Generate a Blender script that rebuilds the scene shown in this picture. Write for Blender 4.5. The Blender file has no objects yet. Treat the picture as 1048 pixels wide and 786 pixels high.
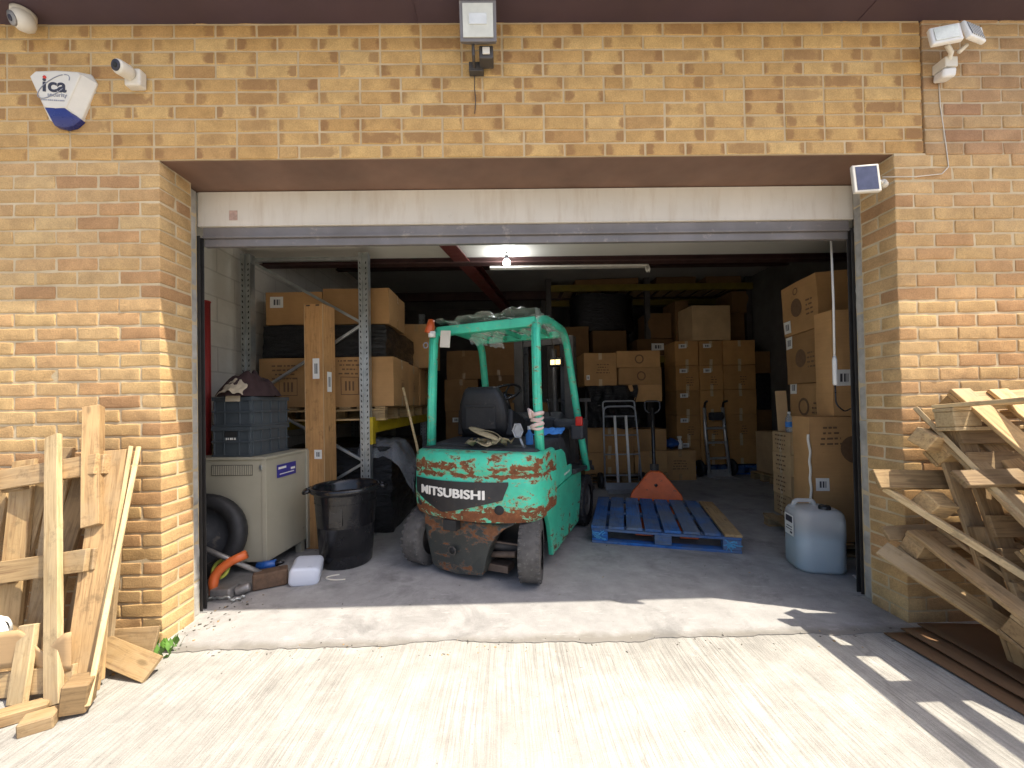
import bpy, bmesh, math, random
from mathutils import Vector, Matrix, Euler, noise
R = math.radians
sc = bpy.context.scene
COL = sc.collection
rnd = random.Random(7)

# ------------------------------------------------------------------ helpers
class MB:
    def __init__(s):
        s.v = []; s.f = []; s.m = []; s.sm = []; s.at = {}
    def add(s, vs, fs, mi=0, smooth=False, M=None):
        o = len(s.v)
        for p in vs:
            p = Vector(p)
            s.v.append(M @ p if M is not None else p)
        for f in fs:
            s.f.append([o + i for i in f]); s.m.append(mi); s.sm.append(smooth)
        return s
    def box(s, c, d, rot=None, mi=0, M=None):
        x, y, z = d[0] / 2, d[1] / 2, d[2] / 2
        vs = [Vector(p) for p in ((-x,-y,-z),(x,-y,-z),(x,y,-z),(-x,y,-z),(-x,-y,z),(x,-y,z),(x,y,z),(-x,y,z))]
        if rot is not None:
            E_ = Euler(rot).to_matrix(); vs = [E_ @ p for p in vs]
        c = Vector(c); vs = [p + c for p in vs]
        return s.add(vs, [(3,2,1,0),(4,5,6,7),(0,1,5,4),(1,2,6,5),(2,3,7,6),(3,0,4,7)], mi, False, M)
    def span(s, a, b, mi=0):
        a = Vector(a); b = Vector(b)
        return s.box((a + b) / 2, [abs(b[i] - a[i]) for i in range(3)], None, mi)
    def tube(s, pts, r, n=8, mi=0, cap=True, smooth=True, square=0.0, up=None):
        pts = [Vector(p) for p in pts]
        if not hasattr(r, '__len__'): r = [r] * len(pts)
        t0 = (pts[1] - pts[0]).normalized()
        u = Vector(up) if up is not None else (Vector((0,0,1)) if abs(t0.z) < .9 else Vector((0,1,0)))
        u = (u - t0 * u.dot(t0)).normalized()
        vs = []; fs = []
        for i, p in enumerate(pts):
            if i == 0: t = t0
            elif i == len(pts) - 1: t = (pts[i] - pts[i-1]).normalized()
            else: t = ((pts[i+1] - pts[i]).normalized() + (pts[i] - pts[i-1]).normalized()).normalized()
            u = (u - t * u.dot(t)).normalized(); w = t.cross(u)
            for k in range(n):
                a = 2 * math.pi * (k + .5) / n
                c, d = math.cos(a), math.sin(a)
                if square:
                    q = (abs(c) ** (2 / (1 - square * .8)) + abs(d) ** (2 / (1 - square * .8))) ** ((1 - square * .8) / 2)
                    e = max(abs(c), abs(d)); q = (1 - square) + square * e
                    c, d = c / q, d / q
                vs.append(p + (u * c + w * d) * r[i])
        for i in range(len(pts) - 1):
            for k in range(n):
                a = i * n + k; b = i * n + (k + 1) % n
                fs.append((a, b, b + n, a + n))
        if cap:
            fs.append(tuple(range(n - 1, -1, -1))); fs.append(tuple((len(pts) - 1) * n + k for k in range(n)))
        return s.add(vs, fs, mi, smooth)
    def lathe(s, prof, n=32, mi=0, M=None, smooth=True, cap=True):
        vs = []; fs = []
        for (r, z) in prof:
            for k in range(n):
                a = 2 * math.pi * k / n
                vs.append((r * math.cos(a), r * math.sin(a), z))
        for i in range(len(prof) - 1):
            for k in range(n):
                a = i * n + k; b = i * n + (k + 1) % n
                fs.append((a, b, b + n, a + n))
        if cap:
            fs.append(tuple(range(n - 1, -1, -1))); fs.append(tuple((len(prof) - 1) * n + k for k in range(n)))
        return s.add(vs, fs, mi, smooth, M)
    def prism(s, out, h, mi=0, M=None):
        """outline in xy extruded along z by h"""
        n = len(out)
        vs = [(x, y, 0) for x, y in out] + [(x, y, h) for x, y in out]
        fs = [tuple(range(n - 1, -1, -1)), tuple(range(n, 2 * n))]
        for i in range(n):
            j = (i + 1) % n; fs.append((i, j, j + n, i + n))
        return s.add(vs, fs, mi, False, M)
    def loft(s, rings, mi=0, smooth=True, cap=True):
        n = len(rings[0]); vs = [p for r in rings for p in r]; fs = []
        for i in range(len(rings) - 1):
            for k in range(n):
                a = i * n + k; b = i * n + (k + 1) % n
                fs.append((a, b, b + n, a + n))
        if cap:
            fs.append(tuple(range(n - 1, -1, -1))); fs.append(tuple((len(rings) - 1) * n + k for k in range(n)))
        return s.add(vs, fs, mi, smooth)
    def grid(s, fn, nu, nv, mi=0, smooth=True):
        vs = [fn(i / nu, j / nv) for j in range(nv + 1) for i in range(nu + 1)]
        fs = [(j*(nu+1)+i, j*(nu+1)+i+1, (j+1)*(nu+1)+i+1, (j+1)*(nu+1)+i) for j in range(nv) for i in range(nu)]
        return s.add(vs, fs, mi, smooth)
    def build(s, name, mat, parent=None, loc=(0,0,0), rot=(0,0,0), bevel=0, seg=2, fixn=True):
        me = bpy.data.meshes.new(name)
        me.from_pydata([tuple(p) for p in s.v], [], s.f)
        mats = mat if isinstance(mat, (list, tuple)) else [mat]
        for m in mats: me.materials.append(m)
        if s.at:
            A = me.attributes.new('unit', 'FLOAT_VECTOR', 'POINT')
            for i_, q_ in s.at.items(): A.data[i_].vector = q_
        me.polygons.foreach_set('material_index', s.m)
        me.polygons.foreach_set('use_smooth', s.sm)
        if fixn:
            bm = bmesh.new(); bm.from_mesh(me); bmesh.ops.recalc_face_normals(bm, faces=bm.faces); bm.to_mesh(me); bm.free()
        me.update()
        o = bpy.data.objects.new(name, me); COL.objects.link(o)
        o.location = loc; o.rotation_euler = rot
        if parent is not None: o.parent = parent
        if bevel:
            b = o.modifiers.new('edge', 'BEVEL'); b.width = bevel; b.segments = seg; b.limit_method = 'ANGLE'; b.angle_limit = R(40)
            b.harden_normals = False
        return o

def tag(o, label=None, cat=None, group=None, kind=None):
    if label: o['label'] = label
    if cat: o['category'] = cat
    if group: o['group'] = group
    if kind: o['kind'] = kind
    return o

def thing(name, label, cat, loc=(0,0,0), rot=(0,0,0), group=None):
    o = bpy.data.objects.new(name, None); COL.objects.link(o)
    o.empty_display_size = .1
    o.location = loc; o.rotation_euler = rot
    return tag(o, label, cat, group)

def dup(root, loc, rot=None, label=None):
    r = root.copy(); COL.objects.link(r); r.location = loc
    if rot is not None: r.rotation_euler = rot
    if label: r['label'] = label
    for ch in list(root.children):
        c = ch.copy(); COL.objects.link(c); c.parent = r
        for g in list(ch.children):
            d = g.copy(); COL.objects.link(d); d.parent = c
    return r

def nz(p, s=1.0, seed=0.0):
    return noise.noise(Vector((p[0] * s + seed, p[1] * s + seed * .37, p[2] * s - seed * .71)))

def fillet(pts, r, n=5):
    pts = [Vector(p) for p in pts]; out = [pts[0]]
    for i in range(1, len(pts) - 1):
        a = (pts[i-1] - pts[i]); b = (pts[i+1] - pts[i]); rr = min(r, a.length * .45, b.length * .45)
        p0 = pts[i] + a.normalized() * rr; p1 = pts[i] + b.normalized() * rr
        for k in range(n + 1):
            t = k / n; out.append((1-t)**2 * p0 + 2*t*(1-t) * pts[i] + t*t * p1)
    out.append(pts[-1]); return out

# ------------------------------------------------------------------ materials
class NT:
    def __init__(s, name):
        s.m = bpy.data.materials.new(name); s.m.use_nodes = True
        s.t = s.m.node_tree; s.t.nodes.clear()
        s.out = s.t.nodes.new('ShaderNodeOutputMaterial'); s.b = s.t.nodes.new('ShaderNodeBsdfPrincipled')
        s.t.links.new(s.b.outputs[0], s.out.inputs[0])
    def n(s, typ, **k):
        q = s.t.nodes.new('ShaderNode' + typ)
        for a, v in k.items(): setattr(q, a, v)
        return q
    def l(s, a, b): s.t.links.new(a, b)
    def coord(s, kind='Object', scale=(1,1,1), rot=(0,0,0)):
        c = s.n('TexCoord'); mp = s.n('Mapping'); mp.inputs['Scale'].default_value = scale; mp.inputs['Rotation'].default_value = rot
        s.l(c.outputs[kind], mp.inputs[0]); return mp.outputs[0]
    def noise(s, vec, scale, detail=4, rough=.55, dist=0):
        q = s.n('TexNoise'); q.inputs['Scale'].default_value = scale; q.inputs['Detail'].default_value = detail
        q.inputs['Roughness'].default_value = rough; q.inputs['Distortion'].default_value = dist
        if vec is not None: s.l(vec, q.inputs['Vector'])
        return q.outputs['Fac']
    def ramp(s, fac, stops, interp='LINEAR'):
        q = s.n('ValToRGB'); q.color_ramp.interpolation = interp
        e = q.color_ramp.elements
        while len(e) < len(stops): e.new(.5)
        for i, (p, c) in enumerate(stops):
            e[i].position = p; e[i].color = (c[0], c[1], c[2], 1) if hasattr(c, '__len__') else (c, c, c, 1)
        s.l(fac, q.inputs[0]); return q.outputs[0]
    def mix(s, fac, a, b, mode='MIX'):
        q = s.n('MixRGB', blend_type=mode)
        for i, v in enumerate((fac, a, b)):
            if hasattr(v, 'is_linked') or hasattr(v, 'links'): s.l(v, q.inputs[i])
            elif i == 0: q.inputs[0].default_value = v
            else: q.inputs[i].default_value = (*v[:3], 1) if hasattr(v, '__len__') else (v, v, v, 1)
        return q.outputs[0]
    def math(s, op, a, b=0.0, c=None, clamp=False):
        q = s.n('Math', operation=op, use_clamp=clamp)
        for i, v in enumerate((a, b) if c is None else (a, b, c)):
            if hasattr(v, 'links'): s.l(v, q.inputs[i])
            else: q.inputs[i].default_value = v
        return q.outputs[0]
    def bump(s, h, strength=.3, dist=.01):
        q = s.n('Bump'); q.inputs['Strength'].default_value = strength; q.inputs['Distance'].default_value = dist
        s.l(h, q.inputs['Height']); s.l(q.outputs[0], s.b.inputs['Normal']); return q
    def set(s, **k):
        for a, v in k.items():
            i = s.b.inputs[a.replace('_', ' ')]
            if hasattr(v, 'links'): s.l(v, i)
            elif hasattr(v, '__len__'): i.default_value = (*v[:3], 1)
            else: i.default_value = v
        return s

def plain(name, col, rough=.6, metal=0, var=.25, scale=6, bump=.1, bscale=60, obj_var=0.0, spec=.5, dirt=None, dirt_at=.6):
    s = NT(name); v = s.coord()
    f = s.noise(v, scale, 5, .6)
    c = s.ramp(f, [(.25, [x * (1 - var) for x in col]), (.75, [min(1, x * (1 + var)) for x in col])])
    if obj_var:
        oi = s.n('ObjectInfo'); k = s.math('MULTIPLY_ADD', oi.outputs['Random'], 2 * obj_var, 1 - obj_var)
        c = s.mix(1, c, k, 'MULTIPLY')
    if dirt is not None:
        d = s.ramp(s.noise(v, scale * 2.3, 6, .65), [(dirt_at, 0), (dirt_at + .08, 1)])
        c = s.mix(d, c, dirt)
    r = s.ramp(s.noise(v, scale * 1.7, 4), [(.3, max(0, rough - .1)), (.7, min(1, rough + .1))])
    s.set(Base_Color=c, Roughness=r, Metallic=metal, Specular_IOR_Level=spec)
    if bump: s.bump(s.noise(v, bscale, 4, .6), bump, .004)
    return s.m

def wood(name, base, dark, axis=0, obj_var=.3, stain=None, weather=(.36, .275, .165), wear=.48):
    s = NT(name)
    sc_ = [14, 14, 14]; sc_[axis] = .9
    oi = s.n('ObjectInfo')
    c = s.n('TexCoord'); ad = s.n('VectorMath', operation='ADD')
    cm = s.n('CombineXYZ')
    for i in range(3): s.l(s.math('MULTIPLY', oi.outputs['Random'], 37.0 + 11 * i), cm.inputs[i])
    s.l(c.outputs['Object'], ad.inputs[0]); s.l(cm.outputs[0], ad.inputs[1])
    mp = s.n('Mapping'); mp.inputs['Scale'].default_value = sc_; s.l(ad.outputs[0], mp.inputs[0])
    g = s.noise(mp.outputs[0], 5, 6, .62, .6)
    big = s.noise(ad.outputs[0], 3.5, 3, .5)
    col = s.ramp(g, [(.3, dark), (.52, base), (.8, [min(1, x * 1.25) for x in base])])
    col = s.mix(s.ramp(big, [(.42, 0), (.75, .6)]), col, stain if stain else [x * .55 for x in base])
    k = s.math('MULTIPLY_ADD', oi.outputs['Random'], 2 * obj_var, 1 - obj_var)
    col = s.mix(1, col, k, 'MULTIPLY')
    wz = s.ramp(s.noise(ad.outputs[0], 1.6, 6, .7), [(wear, 0), (wear + .16, .7)])
    col = s.mix(wz, col, weather)
    sp_ = s.ramp(s.noise(ad.outputs[0], 11, 7, .75), [(.54, 0), (.68, .7)])
    col = s.mix(sp_, col, [x * .4 for x in base])
    # knots
    vo = s.n('TexVoronoi'); vo.inputs['Scale'].default_value = 4.0
    mp2 = s.n('Mapping'); t = [2.2, 2.2, 2.2]; t[axis] = .8; mp2.inputs['Scale'].default_value = t
    s.l(ad.outputs[0], mp2.inputs[0]); s.l(mp2.outputs[0], vo.inputs['Vector'])
    col = s.mix(s.ramp(vo.outputs['Distance'], [(.06, .8), (.12, 0)]), col, [x * .35 for x in base])
    s.set(Base_Color=col, Roughness=.78)
    s.bump(g, .35, .004)
    return s.m

def brick_mat(name, stops, spots, mortar_cols, bump_d):
    s = NT(name)
    ge = s.n('NewGeometry'); v = s.coord()
    rp = ge.outputs['Random Per Island']
    c = s.ramp(rp, stops)
    f1 = s.noise(v, 9, 5, .65)
    c = s.mix(.5, c, s.ramp(f1, [(.3, (.55, .50, .46)), (.7, (1.3, 1.27, 1.2))]), 'MULTIPLY')
    fine = s.noise(v, 130, 3, .7)
    c = s.mix(.5, c, s.ramp(fine, [(.3, .62), (.65, 1.18)]), 'MULTIPLY')
    if spots:      # kiln marks: dark ovals near the ends of most bricks, a dark middle on some
        at = s.n('Attribute', attribute_name='unit'); sx = s.n('SeparateXYZ'); s.l(at.outputs['Vector'], sx.inputs[0]); u, vv, uid = sx.outputs
        wob = s.noise(v, 22, 4, .6)
        def oval(cu, ru, rv):
            a = s.math('POWER', s.math('DIVIDE', s.math('SUBTRACT', u, cu), ru), 2.0); b = s.math('POWER', s.math('DIVIDE', s.math('SUBTRACT', vv, .5), rv), 2.0)
            d = s.math('ADD', s.math('ADD', a, b), s.math('MULTIPLY_ADD', wob, 2.4, -1.2))
            return s.ramp(d, [(.35, 1), (1.0, 0)])
        w1 = s.math('FRACT', s.math('MULTIPLY', uid, 7.31)); w2 = s.math('FRACT', s.math('MULTIPLY', uid, 13.7)); w3 = s.math('FRACT', s.math('MULTIPLY', uid, 29.1))
        o1 = s.math('MULTIPLY', oval(s.math('MULTIPLY_ADD', w3, .12, .14), .13, .36), s.math('GREATER_THAN', w1, .30))
        o2 = s.math('MULTIPLY', oval(s.math('MULTIPLY_ADD', w1, .12, .74), .13, .36), s.math('GREATER_THAN', w2, .35))
        o3 = s.math('MULTIPLY', oval(.48, .34, .34), s.math('GREATER_THAN', w3, .90))
        sp = s.math('MULTIPLY', s.math('MAXIMUM', s.math('MAXIMUM', o1, o2), o3), spots)
        sp = s.math('MULTIPLY', sp, s.math('MULTIPLY_ADD', w2, .5, .5))
        c = s.mix(sp, c, (.225, .11, .05))
    s.set(Base_Color=c, Roughness=.88, Specular_IOR_Level=.25)
    h = s.math('ADD', s.math('MULTIPLY', fine, .5), f1)
    s.bump(h, .75, bump_d)
    # mortar
    t = NT(name + '_mortar'); w = t.coord()
    mc = t.ramp(t.noise(w, 3.2, 5, .65), [(.3, mortar_cols[0]), (.68, mortar_cols[1])])
    t.set(Base_Color=mc, Roughness=.95, Specular_IOR_Level=.1); t.bump(t.noise(w, 160, 3, .7), .5, .004)
    return s.m, t.m

def concrete_mat(name, c0, c1, groove, specks, stain, bump=.4):
    s = NT(name); tc = s.n('TexCoord'); v = tc.outputs['Object']
    big = s.noise(v, 1.1, 5, .6); mid = s.noise(v, 7, 5, .65); fine = s.noise(v, 190, 3, .7)
    c = s.ramp(big, [(.3, c0), (.7, c1)])
    c = s.mix(.6, c, s.ramp(mid, [(.3, .7), (.7, 1.2)]), 'MULTIPLY')
    c = s.mix(.5, c, s.ramp(fine, [(.3, .7), (.7, 1.2)]), 'MULTIPLY')
    hs = s.math('MULTIPLY', fine, .25)
    if groove:
        ds = s.n('VectorMath', operation='MULTIPLY_ADD'); nn = s.n('TexNoise'); nn.inputs['Scale'].default_value = .9; nn.inputs['Detail'].default_value = 2; s.l(v, nn.inputs['Vector'])
        s.l(nn.outputs['Color'], ds.inputs[0]); ds.inputs[1].default_value = (.05, 0, 0); s.l(v, ds.inputs[2])
        mp = s.n('Mapping'); mp.inputs['Scale'].default_value = (52, 1.1, 1); mp.inputs['Rotation'].default_value = (0, 0, R(-3)); s.l(ds.outputs[0], mp.inputs[0])
        g = s.noise(mp.outputs[0], 1.5, 4, .75)
        gg = s.ramp(g, [(.40, 0), (.52, 1)])
        fade = s.ramp(s.noise(v, 1.7, 4, .6), [(.35, .25), (.65, 1)])
        c = s.mix(s.math('MULTIPLY', fade, groove), c, s.ramp(gg, [(0, .60), (1, 1.06)]), 'MULTIPLY')
        hs = s.math('ADD', hs, s.math('MULTIPLY', s.math('MULTIPLY', gg, fade), .9))
        pt = s.ramp(s.noise(v, .75, 7, .72, .8), [(.40, .80), (.56, 1.05)])
        c = s.mix(.8, c, pt, 'MULTIPLY')
        ck = s.n('TexVoronoi', feature='DISTANCE_TO_EDGE'); ck.inputs['Scale'].default_value = .42
        mq = s.n('VectorMath', operation='MULTIPLY_ADD'); n2 = s.n('TexNoise'); n2.inputs['Scale'].default_value = 3; n2.inputs['Detail'].default_value = 6; s.l(v, n2.inputs['Vector'])
        s.l(n2.outputs['Color'], mq.inputs[0]); mq.inputs[1].default_value = (.35, .35, 0); s.l(v, mq.inputs[2]); s.l(mq.outputs[0], ck.inputs['Vector'])
        c = s.mix(s.ramp(ck.outputs['Distance'], [(.001, .3), (.003, 0)]), c, (.13, .12, .105))
    else:
        sy = s.n('SeparateXYZ'); s.l(v, sy.inputs[0])
        e = s.math('ADD', s.math('MULTIPLY', sy.outputs[1], -6.0), s.math('MULTIPLY', s.noise(v, 6, 7, .7), .9))
        c = s.mix(s.ramp(e, [(.46, 0), (.85, .75)]), c, (.17, .155, .13))
    if specks:
        vo = s.n('TexVoronoi'); vo.inputs['Scale'].default_value = 34; s.l(v, vo.inputs['Vector'])
        sel = s.math('GREATER_THAN', s.math('FRACT', s.math('MULTIPLY', vo.outputs['Color'], 3.0)), 1 - specks)
        d = s.math('MULTIPLY', s.ramp(vo.outputs['Distance'], [(.05, .6), (.15, 0)]), sel)
        c = s.mix(d, c, (.12, .11, .10))
    if stain:
        st = s.ramp(s.noise(v, 2.3, 6, .7, .5), [(.52, 0), (.68, stain)])
        c = s.mix(st, c, [x * .45 for x in c0])
        mp3 = s.n('Mapping'); mp3.inputs['Scale'].default_value = (3, 24, 1); mp3.inputs['Rotation'].default_value = (0, 0, R(55)); s.l(v, mp3.inputs[0])
        sc2 = s.ramp(s.noise(mp3.outputs[0], 2, 4, .7), [(.62, 0), (.66, .5)])
        c = s.mix(s.math('MULTIPLY', sc2, stain), c, [min(1, x * 1.5) for x in c1])
    s.set(Base_Color=c, Roughness=.85, Specular_IOR_Level=.3); s.bump(hs, bump, .006)
    return s.m

def card_mat(name, col):
    s = NT(name); v = s.coord(); oi = s.n('ObjectInfo')
    k = s.math('MULTIPLY_ADD', oi.outputs['Random'], .5, .75)
    c = s.ramp(s.noise(v, 4, 4, .6), [(.25, [x * .82 for x in col]), (.75, [min(1, x * 1.12) for x in col])])
    c = s.mix(1, c, k, 'MULTIPLY')
    mp = s.n('Mapping'); mp.inputs['Scale'].default_value = (1, 1, 60); tc = s.n('TexCoord'); s.l(tc.outputs['Object'], mp.inputs[0])
    c = s.mix(.12, c, s.ramp(s.noise(mp.outputs[0], 3, 3), [(.3, .5), (.7, 1.2)]), 'MULTIPLY')
    sc_ = s.ramp(s.noise(v, 16, 6, .75), [(.66, 0), (.72, .4)])
    c = s.mix(sc_, c, [x * .6 for x in col])
    s.set(Base_Color=c, Roughness=.8, Specular_IOR_Level=.25)
    s.bump(s.noise(v, 7, 3), .25, .012)
    return s.m

def barcode_mat(ax):
    s = NT('label_print'); tc = s.n('TexCoord'); sx = s.n('SeparateXYZ'); s.l(tc.outputs['Generated'], sx.inputs[0])
    x, y = sx.outputs[ax], sx.outputs[2]
    bars = s.n('TexWhiteNoise', noise_dimensions='1D'); s.l(s.math('FLOOR', s.math('MULTIPLY', x, 26)), bars.inputs['W'])
    b = s.math('GREATER_THAN', bars.outputs['Value'], .45)
    ins = s.math('MULTIPLY', s.math('GREATER_THAN', y, .25), s.math('LESS_THAN', y, .75))
    xx = x
    ins = s.math('MULTIPLY', ins, s.math('MULTIPLY', s.math('GREATER_THAN', xx, .28), s.math('LESS_THAN', xx, .8)))
    s.set(Base_Color=s.mix(s.math('MULTIPLY', b, ins), (.75, .74, .70), (.06, .06, .07)), Roughness=.5)
    return s.m

def rusty_mat(name, col, bands, base_thr, rust=(.17, .055, .022), lip=(.36, .42, .22), speck=.0):
    """painted steel with chipped rust; bands = (z centre, half width, extra) in the part's own coordinates"""
    s = NT(name); tc = s.n('TexCoord'); v = tc.outputs['Object']
    sx = s.n('SeparateXYZ'); s.l(v, sx.inputs[0]); z = sx.outputs[2]
    mpx = s.n('Mapping'); mpx.inputs['Scale'].default_value = (1, 1, 1.9); s.l(v, mpx.inputs[0])
    n1 = s.noise(mpx.outputs[0], 9, 8, .72, .4)
    add = None
    for (zc, hw, ex) in bands:
        q = s.math('MULTIPLY', s.math('SUBTRACT', 1.0, s.math('DIVIDE', s.math('ABSOLUTE', s.math('SUBTRACT', z, zc)), hw), clamp=True), ex)
        add = q if add is None else s.math('ADD', add, q)
    n = n1 if add is None else s.math('ADD', n1, add)
    mask = s.ramp(n, [(base_thr, 0), (base_thr + .02, 1)])
    edge = s.ramp(n, [(base_thr - .035, 0), (base_thr - .012, .75)])
    pc = s.ramp(s.noise(v, 5, 5, .6), [(.3, [x * .78 for x in col]), (.7, [min(1, x * 1.15) for x in col])])
    pc = s.mix(s.ramp(s.noise(v, 22, 6, .7), [(.58, 0), (.7, .5)]), pc, [x * .55 + .03 for x in col])
    pc = s.mix(edge, pc, lip)
    if speck:
        near = s.ramp(n, [(base_thr - .14, 0), (base_thr - .02, 1)])
        q = s.ramp(s.noise(v, 48, 5, .7), [(.60, 0), (.63, 1)])
        mask = s.math('MAXIMUM', mask, s.math('MULTIPLY', s.math('MULTIPLY', q, near), speck))
        mp_ = s.n('Mapping'); mp_.inputs['Scale'].default_value = (4, 4, 70); mp_.inputs['Rotation'].default_value = (.15, .12, 0); s.l(v, mp_.inputs[0])
        pc = s.mix(s.ramp(s.noise(mp_.outputs[0], 1.5, 3, .7), [(.70, 0), (.73, .6)]), pc, [x * .45 + .1 for x in col])
    rc = s.ramp(s.noise(v, 26, 6, .7), [(.25, [x * .45 for x in rust]), (.55, rust), (.8, (.36, .14, .05))])
    s.set(Base_Color=s.mix(mask, pc, rc), Roughness=s.math('MULTIPLY_ADD', mask, .4, .42), Specular_IOR_Level=.45)
    s.bump(s.math('SUBTRACT', s.math('MULTIPLY', s.noise(v, 60, 4, .7), .4), mask), .35, .004)
    return s.m

M = {}
M['brick_lo'], M['mort_lo'] = brick_mat('weathered_brick', [(0, (.51, .335, .155)), (.25, (.55, .375, .175)), (.45, (.48, .295, .14)), (.62, (.57, .405, .20)), (.78, (.52, .32, .155)), (.9, (.48, .285, .135)), (1, (.40, .235, .115))], 0, ((.46, .36, .22), (.64, .53, .35)), .006)
M['brick_hi'], M['mort_hi'] = brick_mat('spotted_brick', [(0, (.52, .32, .125)), (.35, (.59, .39, .16)), (.6, (.48, .29, .11)), (.8, (.62, .42, .18)), (1, (.43, .25, .10))], .70, ((.43, .32, .18), (.58, .46, .29)), .004)
M['brick_up'], M['mort_up'] = brick_mat('dull_brick', [(0, (.45, .30, .15)), (.3, (.49, .335, .17)), (.6, (.42, .27, .14)), (.85, (.46, .29, .155)), (1, (.38, .22, .12))], .25, ((.43, .33, .21), (.56, .46, .32)), .005)
M['yard'] = concrete_mat('brushed_concrete', (.345, .332, .305), (.41, .397, .365), .55, .12, .25, .5)
M['floor'] = concrete_mat('worn_floor_concrete', (.30, .295, .29), (.38, .37, .36), 0, .15, .6, .3)
M['block'] = plain('grey_block', (.40, .38, .34), .95, 0, .35, 9, .6, 90)
M['white_block'] = None
def block_wall():
    s = NT('white_painted_block'); tc = s.n('TexCoord'); v = tc.outputs['Object']
    br = s.n('TexBrick'); br.inputs['Scale'].default_value = 1; br.inputs['Brick Width'].default_value = .45; br.inputs['Row Height'].default_value = .225
    br.inputs['Mortar Size'].default_value = .008; br.inputs['Mortar Smooth'].default_value = .3
    sx = s.n('SeparateXYZ'); cb = s.n('CombineXYZ'); s.l(v, sx.inputs[0]); s.l(s.math('ADD', sx.outputs[1], sx.outputs[0]), cb.inputs[0]); s.l(sx.outputs[2], cb.inputs[1]); s.l(cb.outputs[0], br.inputs['Vector'])
    c = s.ramp(s.noise(v, 3, 5, .6), [(.3, (.55, .52, .45)), (.7, (.68, .65, .58))])
    c = s.mix(s.math('MULTIPLY', br.outputs['Fac'], .5), c, (.40, .37, .32))
    c = s.mix(s.ramp(s.noise(v, 14, 7, .75), [(.62, 0), (.7, .35)]), c, (.30, .26, .2))
    s.set(Base_Color=c, Roughness=.7)
    s.bump(s.math('SUBTRACT', s.math('MULTIPLY', s.noise(v, 50, 4), .25), br.outputs['Fac']), .5, .006)
    return s.m
M['white_block'] = block_wall()
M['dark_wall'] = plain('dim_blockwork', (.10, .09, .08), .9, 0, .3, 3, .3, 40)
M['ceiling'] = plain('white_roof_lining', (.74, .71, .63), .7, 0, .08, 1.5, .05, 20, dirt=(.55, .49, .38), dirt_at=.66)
M['ceiling_dim'] = plain('shaded_roof_lining', (.30, .29, .27), .7, 0, .15, 1.5, .05, 20)  # darker version of the roof lining: dimness deep inside put into the colour
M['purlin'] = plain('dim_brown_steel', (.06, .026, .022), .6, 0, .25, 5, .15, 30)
M['yellow_shaded'] = plain('shaded_yellow_beam', (.17, .125, .012), .6, 0, .3, 6, .1, 40)  # darker copy of the beam yellow, shade at the back painted in
M['maroon'] = plain('maroon_steel_paint', (.15, .035, .028), .55, 0, .25, 5, .15, 30)
M['lintel'] = plain('brown_painted_soffit', (.175, .10, .068), .6, 0, .25, 2.5, .1, 25)
M['eaves'] = plain('purple_brown_eaves', (.070, .044, .056), .55, 0, .18, 1.3, .1, 14)
def streaky(name, col, dirt):
    s = NT(name); v = s.coord('Object', (5, 5, .7)); w2 = s.coord()
    c = s.ramp(s.noise(w2, 1.6, 4, .6), [(.3, [x * .9 for x in col]), (.7, [min(1, x * 1.06) for x in col])])
    c = s.mix(s.ramp(s.noise(v, 3, 6, .7), [(.5, 0), (.75, .45)]), c, dirt)
    c = s.mix(s.ramp(s.noise(w2, 19, 6, .75), [(.66, 0), (.72, .5)]), c, [x * .5 for x in dirt])
    s.set(Base_Color=c, Roughness=.5); s.bump(s.noise(s.coord('Object', (1.5, 1, 5)), 3, 3), .08, .02); return s.m
M['shutter_white'] = streaky('cream_painted_steel', (.68, .63, .54), (.46, .36, .25))
M['shutter_grey'] = plain('grey_steel', (.20, .185, .18), .5, .2, .2, 5, .1, 30, dirt=(.30,.27,.24), dirt_at=.6)
M['dark_steel'] = plain('dark_steel', (.075, .068, .062), .55, .3, .3, 8, .15, 40)
M['guide'] = plain('dark_guide_steel', (.035, .032, .03), .6, .2, .3, 8, .15, 40)
M['galv'] = plain('galvanised_steel', (.42, .44, .43), .42, .75, .25, 12, .1, 60)
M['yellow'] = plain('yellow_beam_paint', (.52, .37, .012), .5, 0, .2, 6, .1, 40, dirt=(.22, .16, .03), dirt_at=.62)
M['wood'] = wood('pallet_wood', (.47, .315, .145), (.26, .145, .06), 0, .38)
M['wood_pale'] = wood('pale_pallet_wood', (.58, .43, .23), (.38, .24, .10), 0, .2)
M['wood_old'] = wood('old_pallet_wood', (.36, .235, .11), (.18, .105, .045), 0, .3)
M['blue_wood'] = wood('blue_pallet_paint', (.022, .14, .44), (.03, .075, .19), 0, .22, (.10, .13, .18), (.15, .17, .18), .42)
M['blue_mark'] = plain('pale_blue_paint_mark', (.10, .38, .62), .8, 0, .3, 30, .1, 60)
M['card'] = card_mat('carton_board', (.44, .25, .105))
M['card_lt'] = card_mat('light_carton_board', (.52, .35, .185))
M['card_or'] = card_mat('orange_carton_board', (.44, .235, .085))
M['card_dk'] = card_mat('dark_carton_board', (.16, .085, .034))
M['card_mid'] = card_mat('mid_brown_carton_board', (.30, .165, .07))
M['card_brown'] = card_mat('weathered_brown_board', (.20, .11, .055))
M['tape'] = plain('brown_packing_tape', (.40, .25, .12), .25, 0, .1, 10, 0)
M['tape_lt'] = plain('clear_packing_tape', (.55, .42, .26), .22, 0, .1, 10, 0)
M['print'] = plain('brown_carton_print', (.16, .09, .045), .8, 0, .2, 30, 0)
M['label'] = barcode_mat(0); M['label_side'] = barcode_mat(1)
M['paper'] = plain('white_paper', (.74, .73, .70), .7, 0, .05, 8, 0)
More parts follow.
